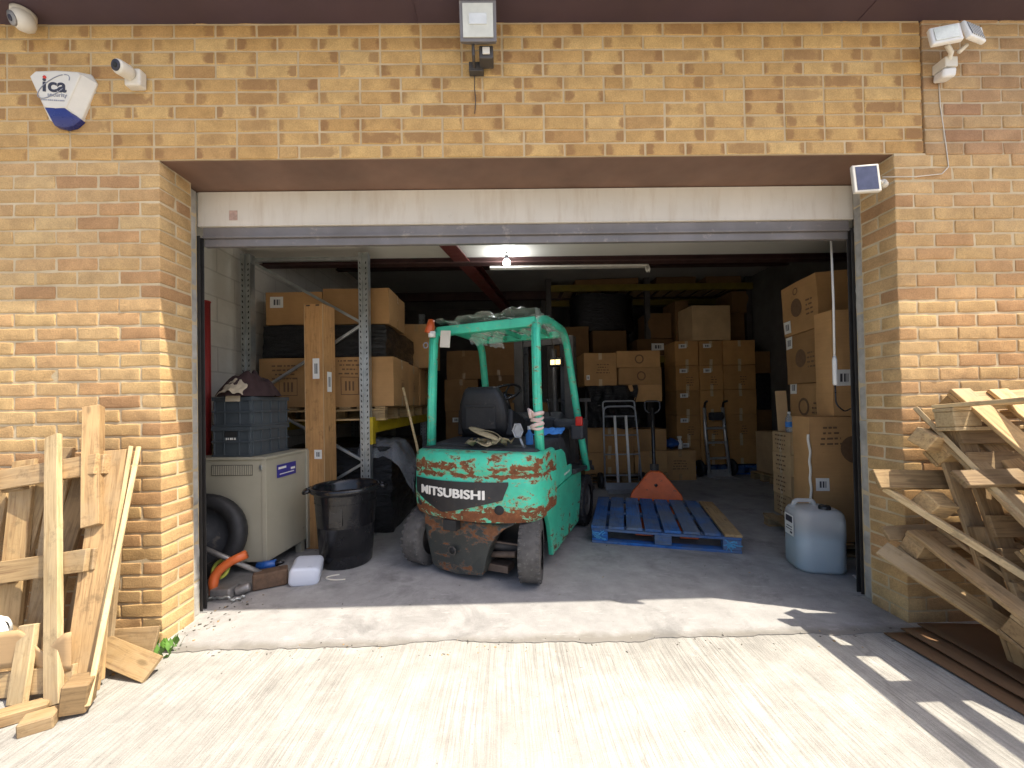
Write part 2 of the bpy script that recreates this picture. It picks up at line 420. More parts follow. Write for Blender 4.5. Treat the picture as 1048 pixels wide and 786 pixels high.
def wrap_mat(name, col, rough):
    s = NT(name); v = s.coord('Object', (1, 1, 3.5)); n = s.noise(v, 9, 6, .65, 1.2)
    s.set(Base_Color=col, Roughness=rough, Specular_IOR_Level=.6); s.bump(n, .9, .03); return s.m
M['black_wrap'] = wrap_mat('black_stretch_wrap', (.006, .006, .007), .16)
M['black_plastic'] = plain('black_plastic', (.016, .016, .018), .32, 0, .3, 8, .08, 30)
M['bin_black'] = plain('glossy_black_bin_plastic', (.014, .014, .016), .2, 0, .3, 8, .06, 20)
M['grey_plastic'] = plain('dark_grey_crate_plastic', (.062, .075, .085), .45, 0, .15, 8, .06, 40)
M['beige'] = plain('beige_cabinet_paint', (.40, .37, .28), .45, 0, .1, 3, .05, 20, dirt=(.24, .21, .15), dirt_at=.66)
M['slot'] = plain('black_slot', (.02, .02, .02), .8, 0, .1, 5, 0)
M['blue_sticker'] = plain('blue_sticker', (.045, .04, .26), .4, 0, .1, 8, 0)
M['rubber'] = plain('worn_tyre_rubber', (.085, .08, .075), .85, 0, .35, 14, .5, 70, dirt=(.13, .125, .115), dirt_at=.58)
M['tyre_black'] = plain('black_rubber', (.02, .02, .021), .6, 0, .3, 14, .3, 60)
M['cloth_dark'] = plain('dark_maroon_cloth', (.045, .022, .022), .9, 0, .4, 10, .5, 60)
M['cloth_cream'] = plain('cream_cloth', (.52, .43, .30), .9, 0, .15, 10, .5, 80)
M['orange'] = plain('orange_paint', (.66, .12, .022), .5, 0, .2, 7, .1, 40, dirt=(.20, .06, .03), dirt_at=.6)
M['orange_plastic'] = plain('orange_plastic', (.62, .13, .03), .4, 0, .15, 7, .1, 40)
M['alu'] = plain('aluminium', (.62, .62, .62), .35, .7, .15, 10, .05, 50)
M['tube_grey'] = plain('grey_painted_tube', (.34, .35, .37), .4, .4, .2, 10, .05, 50)
M['white_bar'] = plain('white_bar_paint', (.85, .85, .83), .4, 0, .05, 8, 0)
M['white_pipe'] = plain('white_plastic', (.74, .73, .69), .4, 0, .06, 8, .03, 30)
M['pvc_cream'] = plain('aged_white_plastic', (.66, .62, .53), .4, 0, .08, 10, .03, 30)
M['seat'] = plain('black_seat_vinyl', (.018, .018, .02), .5, 0, .3, 9, .2, 60, dirt=(.06,.055,.05), dirt_at=.62)
M['hood'] = plain('dark_grey_cowl_plastic', (.035, .037, .042), .6, 0, .3, 6, .15, 40, dirt=(.10, .09, .08), dirt_at=.58)
M['panel_black'] = plain('black_decal', (.022, .022, .024), .5, 0, .3, 12, .1, 40, dirt=(.16, .07, .035), dirt_at=.64)
GREEN = (.065, .57, .37)
M['green_cw'] = rusty_mat('chipped_green_paint', GREEN, [(.80, .13, .13), (.47, .16, .19), (.745, .02, .10)], .60, (.20, .07, .026), (.30, .40, .22), .9)
M['green_low'] = rusty_mat('chipped_black_skirt', (.045, .05, .045), [(.08, .07, .06), (.36, .1, .13)], .60, (.21, .085, .035), (.12, .10, .075), .9)
M['green'] = rusty_mat('green_paint', GREEN, [(1.35, .5, .03)], .64, (.12, .07, .045))
M['green_side'] = rusty_mat('scraped_green_panel', (.05, .46, .29), [(.16, .22, .14), (.5, .25, .02)], .66, (.12, .065, .03), (.20, .34, .22), .6)
M['letter'] = plain('white_lettering', (.80, .78, .72), .6, 0, .08, 40, 0, dirt=(.20, .12, .07), dirt_at=.68)
M['strap'] = plain('khaki_webbing', (.36, .29, .17), .85, 0, .2, 14, .4, 140)
M['red_lens'] = plain('red_lens', (.55, .02, .012), .2, 0, .1, 8, 0)
M['amber'] = plain('amber_beacon_plastic', (.50, .09, .02), .35, 0, .15, 8, 0)
M['blue_cloth'] = plain('blue_cloth', (.05, .22, .60), .8, 0, .2, 14, .4, 60)
M['pink_cloth'] = plain('faded_pink_cloth', (.62, .47, .42), .9, 0, .2, 20, .4, 60)
M['blue_plastic'] = plain('blue_plastic', (.02, .09, .32), .35, 0, .15, 7, .05, 30)
M['sheet_metal_dull'] = plain('dull_metal', (.28, .27, .26), .5, .6, .3, 12, .2, 40)
M['navy'] = plain('navy_plastic', (.020, .030, .16), .3, 0, .1, 6, 0)
M['ink'] = plain('dark_ink', (.035, .035, .05), .6, 0, .1, 6, 0)
M['red_ink'] = plain('red_ink', (.65, .05, .03), .6, 0, .1, 6, 0)
M['grey_ink'] = plain('grey_ink', (.25, .26, .30), .6, 0, .1, 6, 0)
M['weed'] = plain('weed_leaf', (.07, .16, .02), .6, 0, .4, 30, 0, obj_var=.2)
def glassy(name, col, rough, trans, alpha=1.0, ior=1.45):
    s = NT(name); s.set(Base_Color=col, Roughness=rough, Transmission_Weight=trans, IOR=ior, Alpha=alpha); v = s.coord()
    s.bump(s.noise(v, 14, 4, .6), .25, .01); return s.m
M['dirt_chip'] = plain('dark_grit', (.10, .09, .075), .9, 0, .4, 30, 0)
M['stone_chip'] = plain('pale_grit', (.34, .32, .28), .9, 0, .4, 30, 0)
M['film'] = glassy('clear_torn_film', (.80, .84, .76), .22, 0, .22)
M['film_grey'] = glassy('smoky_film', (.30, .31, .33), .22, 0, .45)
M['hdpe'] = glassy('translucent_hdpe', (.80, .83, .84), .35, 0, .40)
M['liquid'] = plain('blue_tinted_liquid', (.26, .42, .50), .3, 0, .05, 4, 0)
M['bottle'] = glassy('clear_bottle_plastic', (.75, .85, .9), .08, .8)
M['glass'] = glassy('lamp_glass', (.92, .93, .90), .12, .6)
def solar_mat():
    s = NT('solar_cells'); v = s.coord('Object', (70, 70, 70)); 
    s.set(Base_Color=s.ramp(s.noise(v, .3, 3), [(.3, (.02, .025, .06)), (.7, (.045, .05, .10))]), Roughness=.12, Specular_IOR_Level=.8); return s.m
M['solar'] = solar_mat()
def emit(name, col, st):
    s = NT(name); s.set(Base_Color=(.8,.8,.8), Emission_Color=col, Emission_Strength=st); return s.m
M['lamp_on'] = emit('lit_led', (.93, .96, 1.0), 95)
M['lamp_warm'] = emit('lit_work_lamp', (1, .70, .25), 1.3)

# ------------------------------------------------------------------ world, sun, camera
SUN = Vector((0.5, -0.169, 1.0)).normalized()
el = math.asin(SUN.z); az = math.atan2(SUN.x, SUN.y)
w = bpy.data.worlds.new('World'); sc.world = w; w.use_nodes = True
nt = w.node_tree; bg = nt.nodes['Background']
sky = nt.nodes.new('ShaderNodeTexSky'); sky.sky_type = 'NISHITA'; sky.sun_disc = False
sky.sun_elevation = el; sky.sun_rotation = az; sky.altitude = 50; sky.air_density = .7; sky.dust_density = 4.0
nt.links.new(sky.outputs[0], bg.inputs[0]); bg.inputs[1].default_value = .15
ld = bpy.data.lights.new('sun', 'SUN'); ld.energy = 4.0; ld.angle = R(.5); ld.color = (1.0, .91, .76)
lo = bpy.data.objects.new('sun', ld); COL.objects.link(lo); lo.rotation_euler = (-SUN).to_track_quat('-Z', 'Y').to_euler(); lo.location = SUN * 20

cam = bpy.data.cameras.new('camera'); co = bpy.data.objects.new('camera', cam); COL.objects.link(co); sc.camera = co
def set_camera(cx, D, h, yaw, pitch, roll, f, sy):
    fw = Vector((math.sin(yaw) * math.cos(pitch), math.cos(yaw) * math.cos(pitch), math.sin(pitch)))
    r = Vector((math.cos(yaw), -math.sin(yaw), 0)); u = r.cross(fw)
    c, s = math.cos(roll), math.sin(roll)
    r2 = c * r - s * u; u2 = s * r + c * u
    m = Matrix((r2, u2, -fw)).transposed().to_4x4(); m.translation = (cx, -D, h)
    co.matrix_world = m
    cam.sensor_width = 36; cam.sensor_fit = 'HORIZONTAL'; cam.lens = f / 1048 * 36; cam.shift_y = sy / 1048
    cam.clip_start = .05; cam.clip_end = 2000
set_camera(-.164, 2.144, 1.25, .0146, .0126, .0183, 400, 14.43)

sc.render.engine = 'CYCLES'
sc.cycles.use_denoising = True
sc.cycles.max_bounces = 10; sc.cycles.diffuse_bounces = 6; sc.cycles.transparent_max_bounces = 12
sc.cycles.sample_clamp_indirect = 6
sc.view_settings.view_transform = 'Standard'; sc.view_settings.look = 'None'; sc.view_settings.gamma = 1
sc.view_settings.use_curve_mapping = False; sc.view_settings.exposure = 1.08

# ------------------------------------------------------------------ ground
g = MB(); g.span((-300, -300, -.35), (300, 300, -.005)); tag(g.build('yard_ground', M['yard']), kind='structure')
# floor slab of the warehouse with a ragged front edge running a little way out of the doorway
b = MB(); N = 260; front = []
for i in range(N + 1):
    x = -2.02 + 4.04 * i / N
    y = -.085 + .035 * nz((x, 0, 0), 1.1, 3) + .022 * nz((x, 0, 0), 6, 9) + .010 * nz((x, 0, 0), 17, 2) + .005 * nz((x, 0, 0), 47, 5)
    if -2.02 < x < -1.6: y += (-1.6 - x) * -.06
    front.append((x, y))
out = front + [(2.02, .3), (4.6, .3), (4.6, 7.2), (-3.0, 7.2), (-3.0, .3), (-2.02, .3)]
b.prism(out, .10, 0, Matrix.Translation((0, 0, -.10)))
tag(b.build('warehouse_floor', M['floor']), kind='structure')

# ------------------------------------------------------------------ brickwork
def brick(mb, x0, x1, y0, y1, z0, z1, rr, amp, seed, skip_back=True):
    nx = max(6, int((x1 - x0) / .030) + 2); ny = max(3, int((y1 - y0) / .036)); nzv = 6
    idx = {}; vs = []; fs = []; uid = rnd.random()
    tilt = (rnd.uniform(-1, 1) * .0006, rnd.uniform(-1, 1) * .012)
    def V(i, j, k):
        q = (i, j, k)
        if q not in idx:
            def ed(t, n, L):   # finer rows next to the edges
                if n >= 6:
                    if t in (0, n): return L * t / n
                    if t == 1: return rr * .55
                    if t == n - 1: return L - rr * .55
                    return rr * 1.4 + (L - rr * 2.8) * (t - 2) / (n - 4)
                return rr if t == 1 else (L - rr if t == n - 1 else L * t / n)
            p = Vector((x0 + ed(i, nx, x1 - x0), y0 + ed(j, ny, y1 - y0), z0 + ed(k, nzv, z1 - z0)))
            c = Vector((min(max(p.x, x0 + rr), x1 - rr), min(max(p.y, y0 + rr), y1 - rr), min(max(p.z, z0 + rr), z1 - rr)))
            d = p - c
            if d.length > 1e-9: p = c + d.normalized() * min(d.length, rr)
            n_ = noise.noise_vector(p * 19 + Vector((seed, 0, 0))) * amp + noise.noise_vector(p * 55) * amp * .5
            p = p + n_; p.y += tilt[0]; p.z += tilt[1] * (p.x - (x0 + x1) / 2)
            idx[q] = len(vs); vs.append(p); mb.at[len(mb.v) + idx[q]] = (i / nx, k / nzv, uid)
        return idx[q]
    for k in range(nzv):
        for i in range(nx):
            fs.append((V(i,0,k), V(i+1,0,k), V(i+1,0,k+1), V(i,0,k+1)))
        for j in range(ny):
            fs.append((V(0,j+1,k), V(0,j,k), V(0,j,k+1), V(0,j+1,k+1)))
            fs.append((V(nx,j,k), V(nx,j+1,k), V(nx,j+1,k+1), V(nx,j,k+1)))
    for i in range(nx):
        for j in range(ny):
            fs.append((V(i,j,nzv), V(i+1,j,nzv), V(i+1,j+1,nzv), V(i,j+1,nzv)))
            fs.append((V(i,j+1,0), V(i+1,j+1,0), V(i+1,j,0), V(i,j,0)))
    mb.add(vs, fs, 0, True)

ware = thing('warehouse', 'tan brick industrial unit with a wide open doorway', 'building', (0, 0, 0))
J = .010; CW = .075; Z0 = -.017; XC = 2.035
def pier(sign):
    """brick pier beside the doorway, its corner at x = sign*XC, running away from the doorway"""
    mb = MB(); sd = 11.0 if sign > 0 else 3.0
    for c in range(35):
        z0 = Z0 + c * CW + .004 + rnd.uniform(-.001, .001); z1 = z0 + .065
        runs = []
        if c % 2 == 0: runs.append((0, .215, 0, .1025)); x = .225
        else: runs.append((0, .1025, 0, .215)); x = .1125
        while x < 2.3:
            runs.append((x, x + .215 + rnd.uniform(-.004, .003), 0, .06)); x += .225
        for (a, b_, ya, yb) in runs:
            pr_ = rnd.uniform(-.0015, .0015)
            xa, xb = (XC + a, XC + b_) if sign > 0 else (-XC - b_, -XC - a)
            brick(mb, xa, xb, ya + pr_, yb, z0, z1, rnd.uniform(.0035, .0065), .0032, sd + c)
        if c % 2 == 0:   # reveal: another header behind the corner header
            xa, xb = (XC, XC + .1) if sign > 0 else (-XC - .1, -XC)
            brick(mb, xa + .001, xb, .1125, .215, z0, z1, .008, .0028, sd - c)
    d = .0038
    if sign > 0: mb.span((XC + d, d, -.35), (4.4, .22, 2.612), 1)
    else: mb.span((-4.4, d, -.35), (-XC - d, .22, 2.612), 1)
    return mb.build('brick_pier', [M['brick_lo'], M['mort_lo']], ware, fixn=True)
pier(-1); pier(1)
XJ = 2.205
mb = MB()
for c in range(11):
    z0 = 2.612 + c * CW + .003; z1 = z0 + .066
    x = XJ - .0 if c % 2 == 0 else XJ - .1125
    if c % 2: brick(mb, XJ - .1025, XJ, 0, .05, z0, z1, .005, .0013, c)
    while x > -4.4:
        L = .215 if rnd.random() > .06 else .1025
        brick(mb, x - L, x, rnd.uniform(-.0012, .0012), .05, z0, z1, .0045, .0014, 40 + c); x -= L + J
mb.span((-4.4, .0035, 2.6125), (XJ - .003, .11, 3.42), 1)
mb.build('lintel_brickwork', [M['brick_hi'], M['mort_hi']], ware)
mb = MB()
for c in range(11):
    z0 = 2.612 + c * CW + .003 - .012; z1 = z0 + .065
    x = XJ + .013 if c % 2 == 0 else XJ + .013
    if c % 2: brick(mb, x, x + .1025, 0, .05, z0, z1, .006, .002, c); x += .1125
    while x < 4.3:
        brick(mb, x, x + .215, rnd.uniform(-.002, .002), .05, z0, z1, .006, .002, 70 + c); x += .225
mb.span((XJ + .016, .005, 2.6125), (4.4, .11, 3.42), 1)
mb.build('upper_brickwork', [M['brick_up'], M['mort_up']], ware)

# lintel soffit, eaves soffit and fascia, roof
mb = MB(); mb.span((-XC - .12, .012, 2.609), (XC + .12, .33, 2.619)); mb.span((-XC - .1, .118, 2.62), (XC + .1, .33, 3.5)); mb.build('steel_lintel', M['lintel'], ware)
mb = MB(); mb.span((-4.6, -.240, 3.365), (4.6, .11, 3.39)); mb.span((-4.6, -.258, 3.368), (4.6, -.2415, 3.60))
for x in (-3.1, -.62, 1.85): mb.span((x, -.239, 3.3605), (x + .004, .0, 3.3645))
mb.build('eaves', M['eaves'], ware)
mb = MB(); mb.span((-4.6, -.257, 3.605), (4.7, 7.4, 3.68)); mb.build('roof', M['dark_steel'], ware)
# inner leaf of grey block showing inside the reveal
def blockjamb(sign):
    mb = MB(); z = -.02; k = 0
    while z < 2.55:
        h = .215 + rnd.uniform(-.004, .004); top = min(z + h, 2.60); o = rnd.uniform(0, .006)
        x0 = XC + .030 + o
        p = MB()
        def fn(u, v, z=z, top=top, x0=x0):
            p_ = Vector((x0, .222 + .080 * u, z + (top - z) * v)); q = noise.noise_vector(p_ * 30) * .006
            e = max(abs(u - .5), abs(v - .5)); 
            return (sign * (p_.x + q.x + (.006 if e > .47 else 0)), p_.y, p_.z)
        mb.grid(fn, 7, 12, 0, True)
        z += .225; k += 1
    a, b_ = XC + .039, XC + .3
    mb.span((sign * a, .2215, -.3), (sign * b_, .3045, 2.60), 1)
    return mb.build('block_jamb', [M['block'], M['mort_lo']], ware, fixn=False)
blockjamb(-1); blockjamb(1)
# interior shell
mb = MB(); mb.span((-2.95, .353, -.1), (-2.75, 7.3, 3.6)); mb.build('side_wall', M['white_block'], ware)
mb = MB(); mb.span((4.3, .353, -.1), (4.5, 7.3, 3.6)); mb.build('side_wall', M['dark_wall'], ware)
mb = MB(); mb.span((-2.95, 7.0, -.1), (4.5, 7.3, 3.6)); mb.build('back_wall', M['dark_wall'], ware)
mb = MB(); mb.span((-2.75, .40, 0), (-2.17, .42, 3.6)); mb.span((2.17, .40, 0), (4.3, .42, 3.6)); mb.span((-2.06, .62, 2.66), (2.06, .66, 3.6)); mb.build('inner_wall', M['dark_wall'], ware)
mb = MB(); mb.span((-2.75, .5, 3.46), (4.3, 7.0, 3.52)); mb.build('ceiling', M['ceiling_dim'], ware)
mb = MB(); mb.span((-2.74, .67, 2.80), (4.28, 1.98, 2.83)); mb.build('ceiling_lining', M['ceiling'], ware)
def ibeam(a, b, hgt, wid, name, mat):
    a = Vector(a); b = Vector(b); d = b - a; L = d.length
    mb = MB(); mb.box((0, L / 2, -hgt / 2), (.012, L, hgt)); mb.box((0, L / 2, -.006), (wid, L, .012)); mb.box((0, L / 2, -hgt + .006), (wid, L, .012))
    o = mb.build(name, mat, ware, bevel=.002); o.location = a; o.rotation_euler = d.to_track_quat('Y', 'Z').to_euler(); return o
ibeam((-2.74, 2.05, 2.825), (4.28, 2.05, 2.825), .075, .12, 'purlin', M['purlin'])
ibeam((-2.74, 3.9, 3.455), (4.28, 3.9, 3.455), .12, .1, 'purlin', M['purlin'])
ibeam((-2.74, 5.6, 3.455), (4.28, 5.6, 3.455), .16, .1, 'purlin', M['purlin'])
ibeam((-.76, .80, 2.79), (-.03, 6.6, 3.33), .14, .16, 'rafter', M['maroon'])
# roller shutter, rolled up
sh = MB(); sh.span((-2.072, .312, 2.392), (2.082, .60, 2.604)); sh.span((-2.072, .309, 2.388), (2.082, .60, 2.396)); sh.span((-.78, .3105, 2.39), (-.776, .313, 2.604))
so = sh.build('roller_shutter', M['shutter_white'], ware, bevel=.003)
s2 = MB(); s2.span((-2.05, .325, 2.335), (2.06, .375, 2.386)); s2.span((-2.05, .318, 2.318), (2.06, .385, 2.334)); s2.span((-2.05, .335, 2.27), (2.06, .365, 2.317)); s2.build('bottom_bar', M['shutter_grey'], so, bevel=.002)
for sg in (-1, 1):
    q = MB(); q.span((sg * 2.058, .308, 0), (sg * 2.10, .313, 2.33)); q.span((sg * 2.058, .340, 0), (sg * 2.10, .345, 2.33)); q.span((sg * 2.092, .313, 0), (sg * 2.10, .340, 2.33)); q.build('guide_rail', M['guide'], so, bevel=.0015)
q = MB(); q.box((-1.85, .3095, 2.455), (.05, .003, .06)); q.build('sticker', plain('faded_sticker', (.48, .33, .27), .6, 0, .3, 60, 0), so)
# red post by the left wall, ceiling sensor, batten, pull cord
q = MB(); q.tube([(-2.575, 1.0, 0), (-2.575, 1.0, 2.1)], .052, 16); q.tube([(-2.575, 1.0, 2.1), (-2.575, 1.0, 2.11)], .056, 16)
tag(q.build('red_post', plain('red_paint', (.27, .02, .018), .5, 0, .15, 5, .05)), 'dark red upright post beside the white wall behind the crates', 'post')
q = thing('ceiling_batten', 'long white batten fixed under the roof beams, its right end broken', 'batten', (0, 0, 0))
mb = MB(); mb.span((-.32, 2.12, 2.735), (1.42, 2.20, 2.785)); mb.build('batten', M['pvc_cream'], q, bevel=.004)
mb = MB()
for i in range(7): mb.tube([(1.39 + .006 * i, 2.13 + .01 * (i % 3), 2.76), (1.40 + .008 * i, 2.125, 2.72 - .01 * (i % 4)), (1.395 + .008 * i, 2.12, 2.685 - .012 * (i % 3))], .005, 5)
mb.build('torn_end', M['pvc_cream'], q)
mb = MB()
for x in (-.2, .6, 1.3): mb.tube([(x, 2.16, 2.78), (x, 2.16, 3.46)], .006, 6)
mb.build('hanger', M['galv'], q)
q = thing('ceiling_sensor', 'small white sensor with two prongs under the roof lining', 'sensor', (-1.06, 3.6, 3.46))
mb = MB(); mb.lathe([(.055, 0), (.055, -.02), (.03, -.03)], 16); mb.build('base', M['pvc_cream'], q)
mb = MB(); mb.tube([(-.03, 0, -.02), (-.045, -.02, -.13)], .016, 8); mb.tube([(.03, 0, -.02), (.03, -.02, -.12)], .016, 8); mb.build('prong', M['pvc_cream'], q)
q = thing('led_lamp', 'lit bare LED lamp hanging from the beam above the forklift', 'lamp', (-.135, 1.86, 2.70))
mb = MB(); mb.lathe([(.0, -.045), (.026, -.035), (.036, -.01), (.030, .015), (.016, .03)], 16); mb.build('bulb', M['lamp_on'], q)
mb = MB(); mb.lathe([(.018, .03), (.020, .07), (.008, .08)], 12); mb.tube([(0, 0, .08), (.004, .0, .09), (0, .0, .10)], .004, 6); mb.build('holder', M['black_plastic'], q)
q = thing('pull_cord', 'white pull rod hanging down inside the right door frame', 'pull cord', (2.065, .47, 0))
mb = MB(); mb.tube([(0, 0, 2.33), (.004, 0, 1.9), (.0, .0, 1.52)], .007, 8); mb.build('rod', M['white_pipe'], q)
mb = MB(); mb.tube([(0, 0, 1.53), (0, 0, 1.50), (0, 0, 1.34), (0, 0, 1.33)], [.008, .014, .014, .009], 10); mb.build('handle', M['white_pipe'], q)
mb = MB(); mb.tube(fillet([(0, 0, 1.34), (.0, 0, 1.20), (.06, .0, 1.15), (.10, 0, 1.17)], .05), .005, 6); mb.build('cord', M['black_plastic'], q)

# ------------------------------------------------------------------ things fixed to the front wall
def text_mesh(body, size, ext=.0012, bold=.0, align='LEFT', spacing=1.0):
    cu = bpy.data.curves.new('lettering', 'FONT'); cu.body = body; cu.size = size; cu.extrude = ext; cu.offset = bold; cu.align_x = align; cu.space_character = spacing
    o = bpy.data.objects.new('lettering', cu); COL.objects.link(o)
    bpy.context.view_layer.update()
    dg = bpy.context.evaluated_depsgraph_get()
    me = bpy.data.meshes.new_from_object(o.evaluated_get(dg)); bpy.data.objects.remove(o)
    return me
def text_obj(name, body, size, mat, parent, loc, rot, **k):
    me = text_mesh(body, size, **k); me.materials.clear(); me.materials.append(mat)
    o = bpy.data.objects.new(name, me); COL.objects.link(o); o.parent = parent; o.location = loc; o.rotation_euler = rot; return o
def facetext(*a, **k): return text_obj(*a, (R(90), 0, 0), **k)

# alarm box: shield shape, white with a blue lens at the bottom
al = thing('alarm_box', 'white shield shaped alarm box with blue lens below', 'alarm box', (-2.515, 0, 2.935), (0, 0, R(5)))
F = [(-.150, .105), (-.120, .135), (.085, .150), (.118, .140), (.035, -.085), (.025, -.092), (-.09, -.092), (-.152, .085)]
K = [(-.172, .11), (-.13, .155), (.13, .17), (.185, .12), (.192, .085), (.085, -.14), (.065, -.155), (-.08, -.155), (-.175, .08)]
mb = MB()
front = [(-.158, .098), (-.128, .13), (-.02, .142), (.100, .142), (.120, .126), (.040, -.078), (-.02, -.088), (-.082, -.082)]
back = [(-.172, .11), (-.135, .15), (0, .165), (.14, .158), (.172, .105), (.085, -.122), (-.01, -.145), (-.085, -.135)]
mb.loft([[(x, .0, z) for x, z in back], [(x, -.022, z) for x, z in back], [(x * .99, -.056, z) for x, z in front], [(x * .95, -.062, z * .95) for x, z in front]], 0, False)
mb.build('case', M['pvc_cream'], al, bevel=.004)
mb = MB(); mb.loft([[(x * .96 + .004, y, z) for x, z in [(-.084, -.080), (.030, -.076), (.095, -.128), (.05, -.168), (.0, -.182), (-.055, -.172)]] for y in (-.004, -.035)] + [[(-.078, -.060, -.083), (.026, -.060, -.080), (.066, -.052, -.12), (.03, -.052, -.150), (-.01, -.052, -.158), (-.05, -.052, -.148)]], 0, True)
mb.build('lens', M['navy'], al, bevel=.003)
facetext('lettering', 'i', .115, M['ink'], al, (-.088, -.063, .012), bold=.0028)
facetext('lettering', 'ca', .115, M['ink'], al, (-.058, -.063, .012), bold=.0024)
mb = MB(); mb.lathe([(.0095, 0), (.0095, .002)], 12, 0, Matrix.Translation((-.0735, -.063, .094)) @ Matrix.Rotation(R(90), 4, 'X')); mb.build('dot', M['red_ink'], al)
facetext('lettering', 'security', .033, M['grey_ink'], al, (-.060, -.063, -.018))
mb = MB()
for i in range(13): mb.box((-.092 + i * .0100, -.0632, -.040), (.0045 + .002 * (i % 3), .0012, .007))
mb.build('small_print', M['grey_ink'], al)
mb = MB(); pts = []
for k in range(40):
    a = R(38) + R(250) * k / 39 if True else 0
    ca, sa = math.cos(a), math.sin(a); rx, rz = .105, .040; t = R(40)
    pts.append((-.026 + rx * ca * math.cos(t) - rz * sa * math.sin(t), -.0635, .042 + rx * ca * math.sin(t) + rz * sa * math.cos(t)))
pts2 = []
for k in range(16):
    a = R(-32) + R(62) * k / 15
    ca, sa = math.cos(a), math.sin(a)
    pts2.append((-.026 + .105 * ca * math.cos(R(40)) - .040 * sa * math.sin(R(40)), -.0635, .042 + .105 * ca * math.sin(R(40)) + .040 * sa * math.cos(R(40))))
mb.tube(pts, .0022, 6); mb.tube(pts2, .0022, 6); mb.build('swoosh', M['grey_ink'], al)

al.scale = (.90, .9, .90)
# turret camera under the eaves
dc = thing('security_camera', 'white turret camera tucked under the eaves at the top left', 'security camera', (-2.675, -.0, 3.36))
dc.scale = (.64, .64, .75)
mb = MB(); mb.lathe([(.075, 0), (.075, -.03), (.06, -.045)], 24); mb.build('base', M['pvc_cream'], dc, loc=(0, -.11, 0))
mb = MB(); mb.lathe([(.0, -.072), (.04, -.068), (.066, -.045), (.074, -.01), (.068, .03), (.045, .058), (.03, .062)], 24, 0, Matrix.Rotation(R(90), 4, 'X')); mb.build('ball', M['pvc_cream'], dc, loc=(.015, -.13, -.075), rot=(R(25), 0, R(-20)))
mb = MB(); mb.lathe([(.045, .0), (.045, .012), (.03, .016)], 24, 0, Matrix.Rotation(R(90), 4, 'X')); mb.lathe([(.02, .014), (.018, .022), (.004, .024)], 16, 1, Matrix.Rotation(R(90), 4, 'X')); mb.build('lens', [M['sheet_metal_dull'], M['ink']], dc, loc=(-.002, -.177, -.100), rot=(R(25), 0, R(-20)))
# bullet camera
bc = thing('security_camera', 'white bullet camera on a box bracket right of the alarm box', 'security camera', (-2.145, 0, 3.035))
bc.scale = (.78, .78, .78)
mb = MB(); mb.span((-.045, -.06, -.06), (.065, 0, .06)); mb.build('mount', M['pvc_cream'], bc, bevel=.014, seg=3)
mb = MB(); mb.lathe([(.042, -.02), (.047, .0), (.047, .055), (.041, .068)], 24); mb.build('body', M['pvc_cream'], bc, loc=(.0, -.075, .015), rot=(R(98), 0, R(-12)))
mb = MB(); mb.lathe([(.036, .0), (.036, .004)], 24, 0); mb.lathe([(.018, .003), (.016, .009), (.003, .010)], 16, 1); mb.build('lens', [M['ink'], M['slot']], bc, loc=(-.0142, -.1425, .0055), rot=(R(98), 0, R(-12)))
# halogen floodlight with sensor
fl = thing('floodlight', 'square halogen floodlight with motion sensor over the doorway', 'floodlight', (-.275, 0, 3.25))
mb = MB(); mb.loft([[(-.05, -.06, .0 - .05), (.05, -.06, -.05), (.05, -.06, .05), (-.05, -.06, .05)], [(-.092, -.13, -.092), (.092, -.13, -.092), (.092, -.13, .092), (-.092, -.13, .092)], [(-.095, -.15, -.095), (.095, -.15, -.095), (.095, -.15, .095), (-.095, -.15, .095)]], 0, False); 
for i in range(5): mb.box((0, -.085, -.05 + .025 * i), (.15 , .03, .004))
mb.build('housing', M['shutter_grey'], fl, bevel=.003, rot=(R(9), 0, 0))
mb = MB(); mb.span((-.078, -.156, -.078), (.078, -.151, .078)); mb.build('glass', plain('frosted_lamp_glass', (.62, .62, .54), .15, 0, .12, 14, .1, 30), fl, rot=(R(9), 0, 0))
mb = MB(); mb.span((-.045, -.159, -.02), (.045, -.1565, .03)); mb.build('reflector', plain('pale_reflector', (.75, .74, .66), .15, .3, .1, 20, .1), fl, rot=(R(9), 0, 0))
mb = MB(); mb.tube([(-.03, -.03, -.17), (-.03, -.10, -.16), (-.03, -.11, -.09)], .009, 8); mb.span((-.06, -.04, -.19), (.02, -.001, -.14)); mb.build('bracket', M['dark_steel'], fl, bevel=.003)
mb = MB(); mb.span((.0, -.10, -.175), (.075, -.03, -.105)); mb.build('sensor', M['dark_steel'], fl, bevel=.006)
mb = MB(); mb.span((.018, -.108, -.158), (.057, -.1005, -.12)); mb.build('sensor_lens', M['pvc_cream'], fl, bevel=.004)
mb = MB(); mb.tube([(-.03, -.012, -.18), (-.033, -.006, -.26), (-.028, -.006, -.33), (-.034, -.006, -.40)], .0025, 5); mb.build('cable', M['dark_steel'], fl)
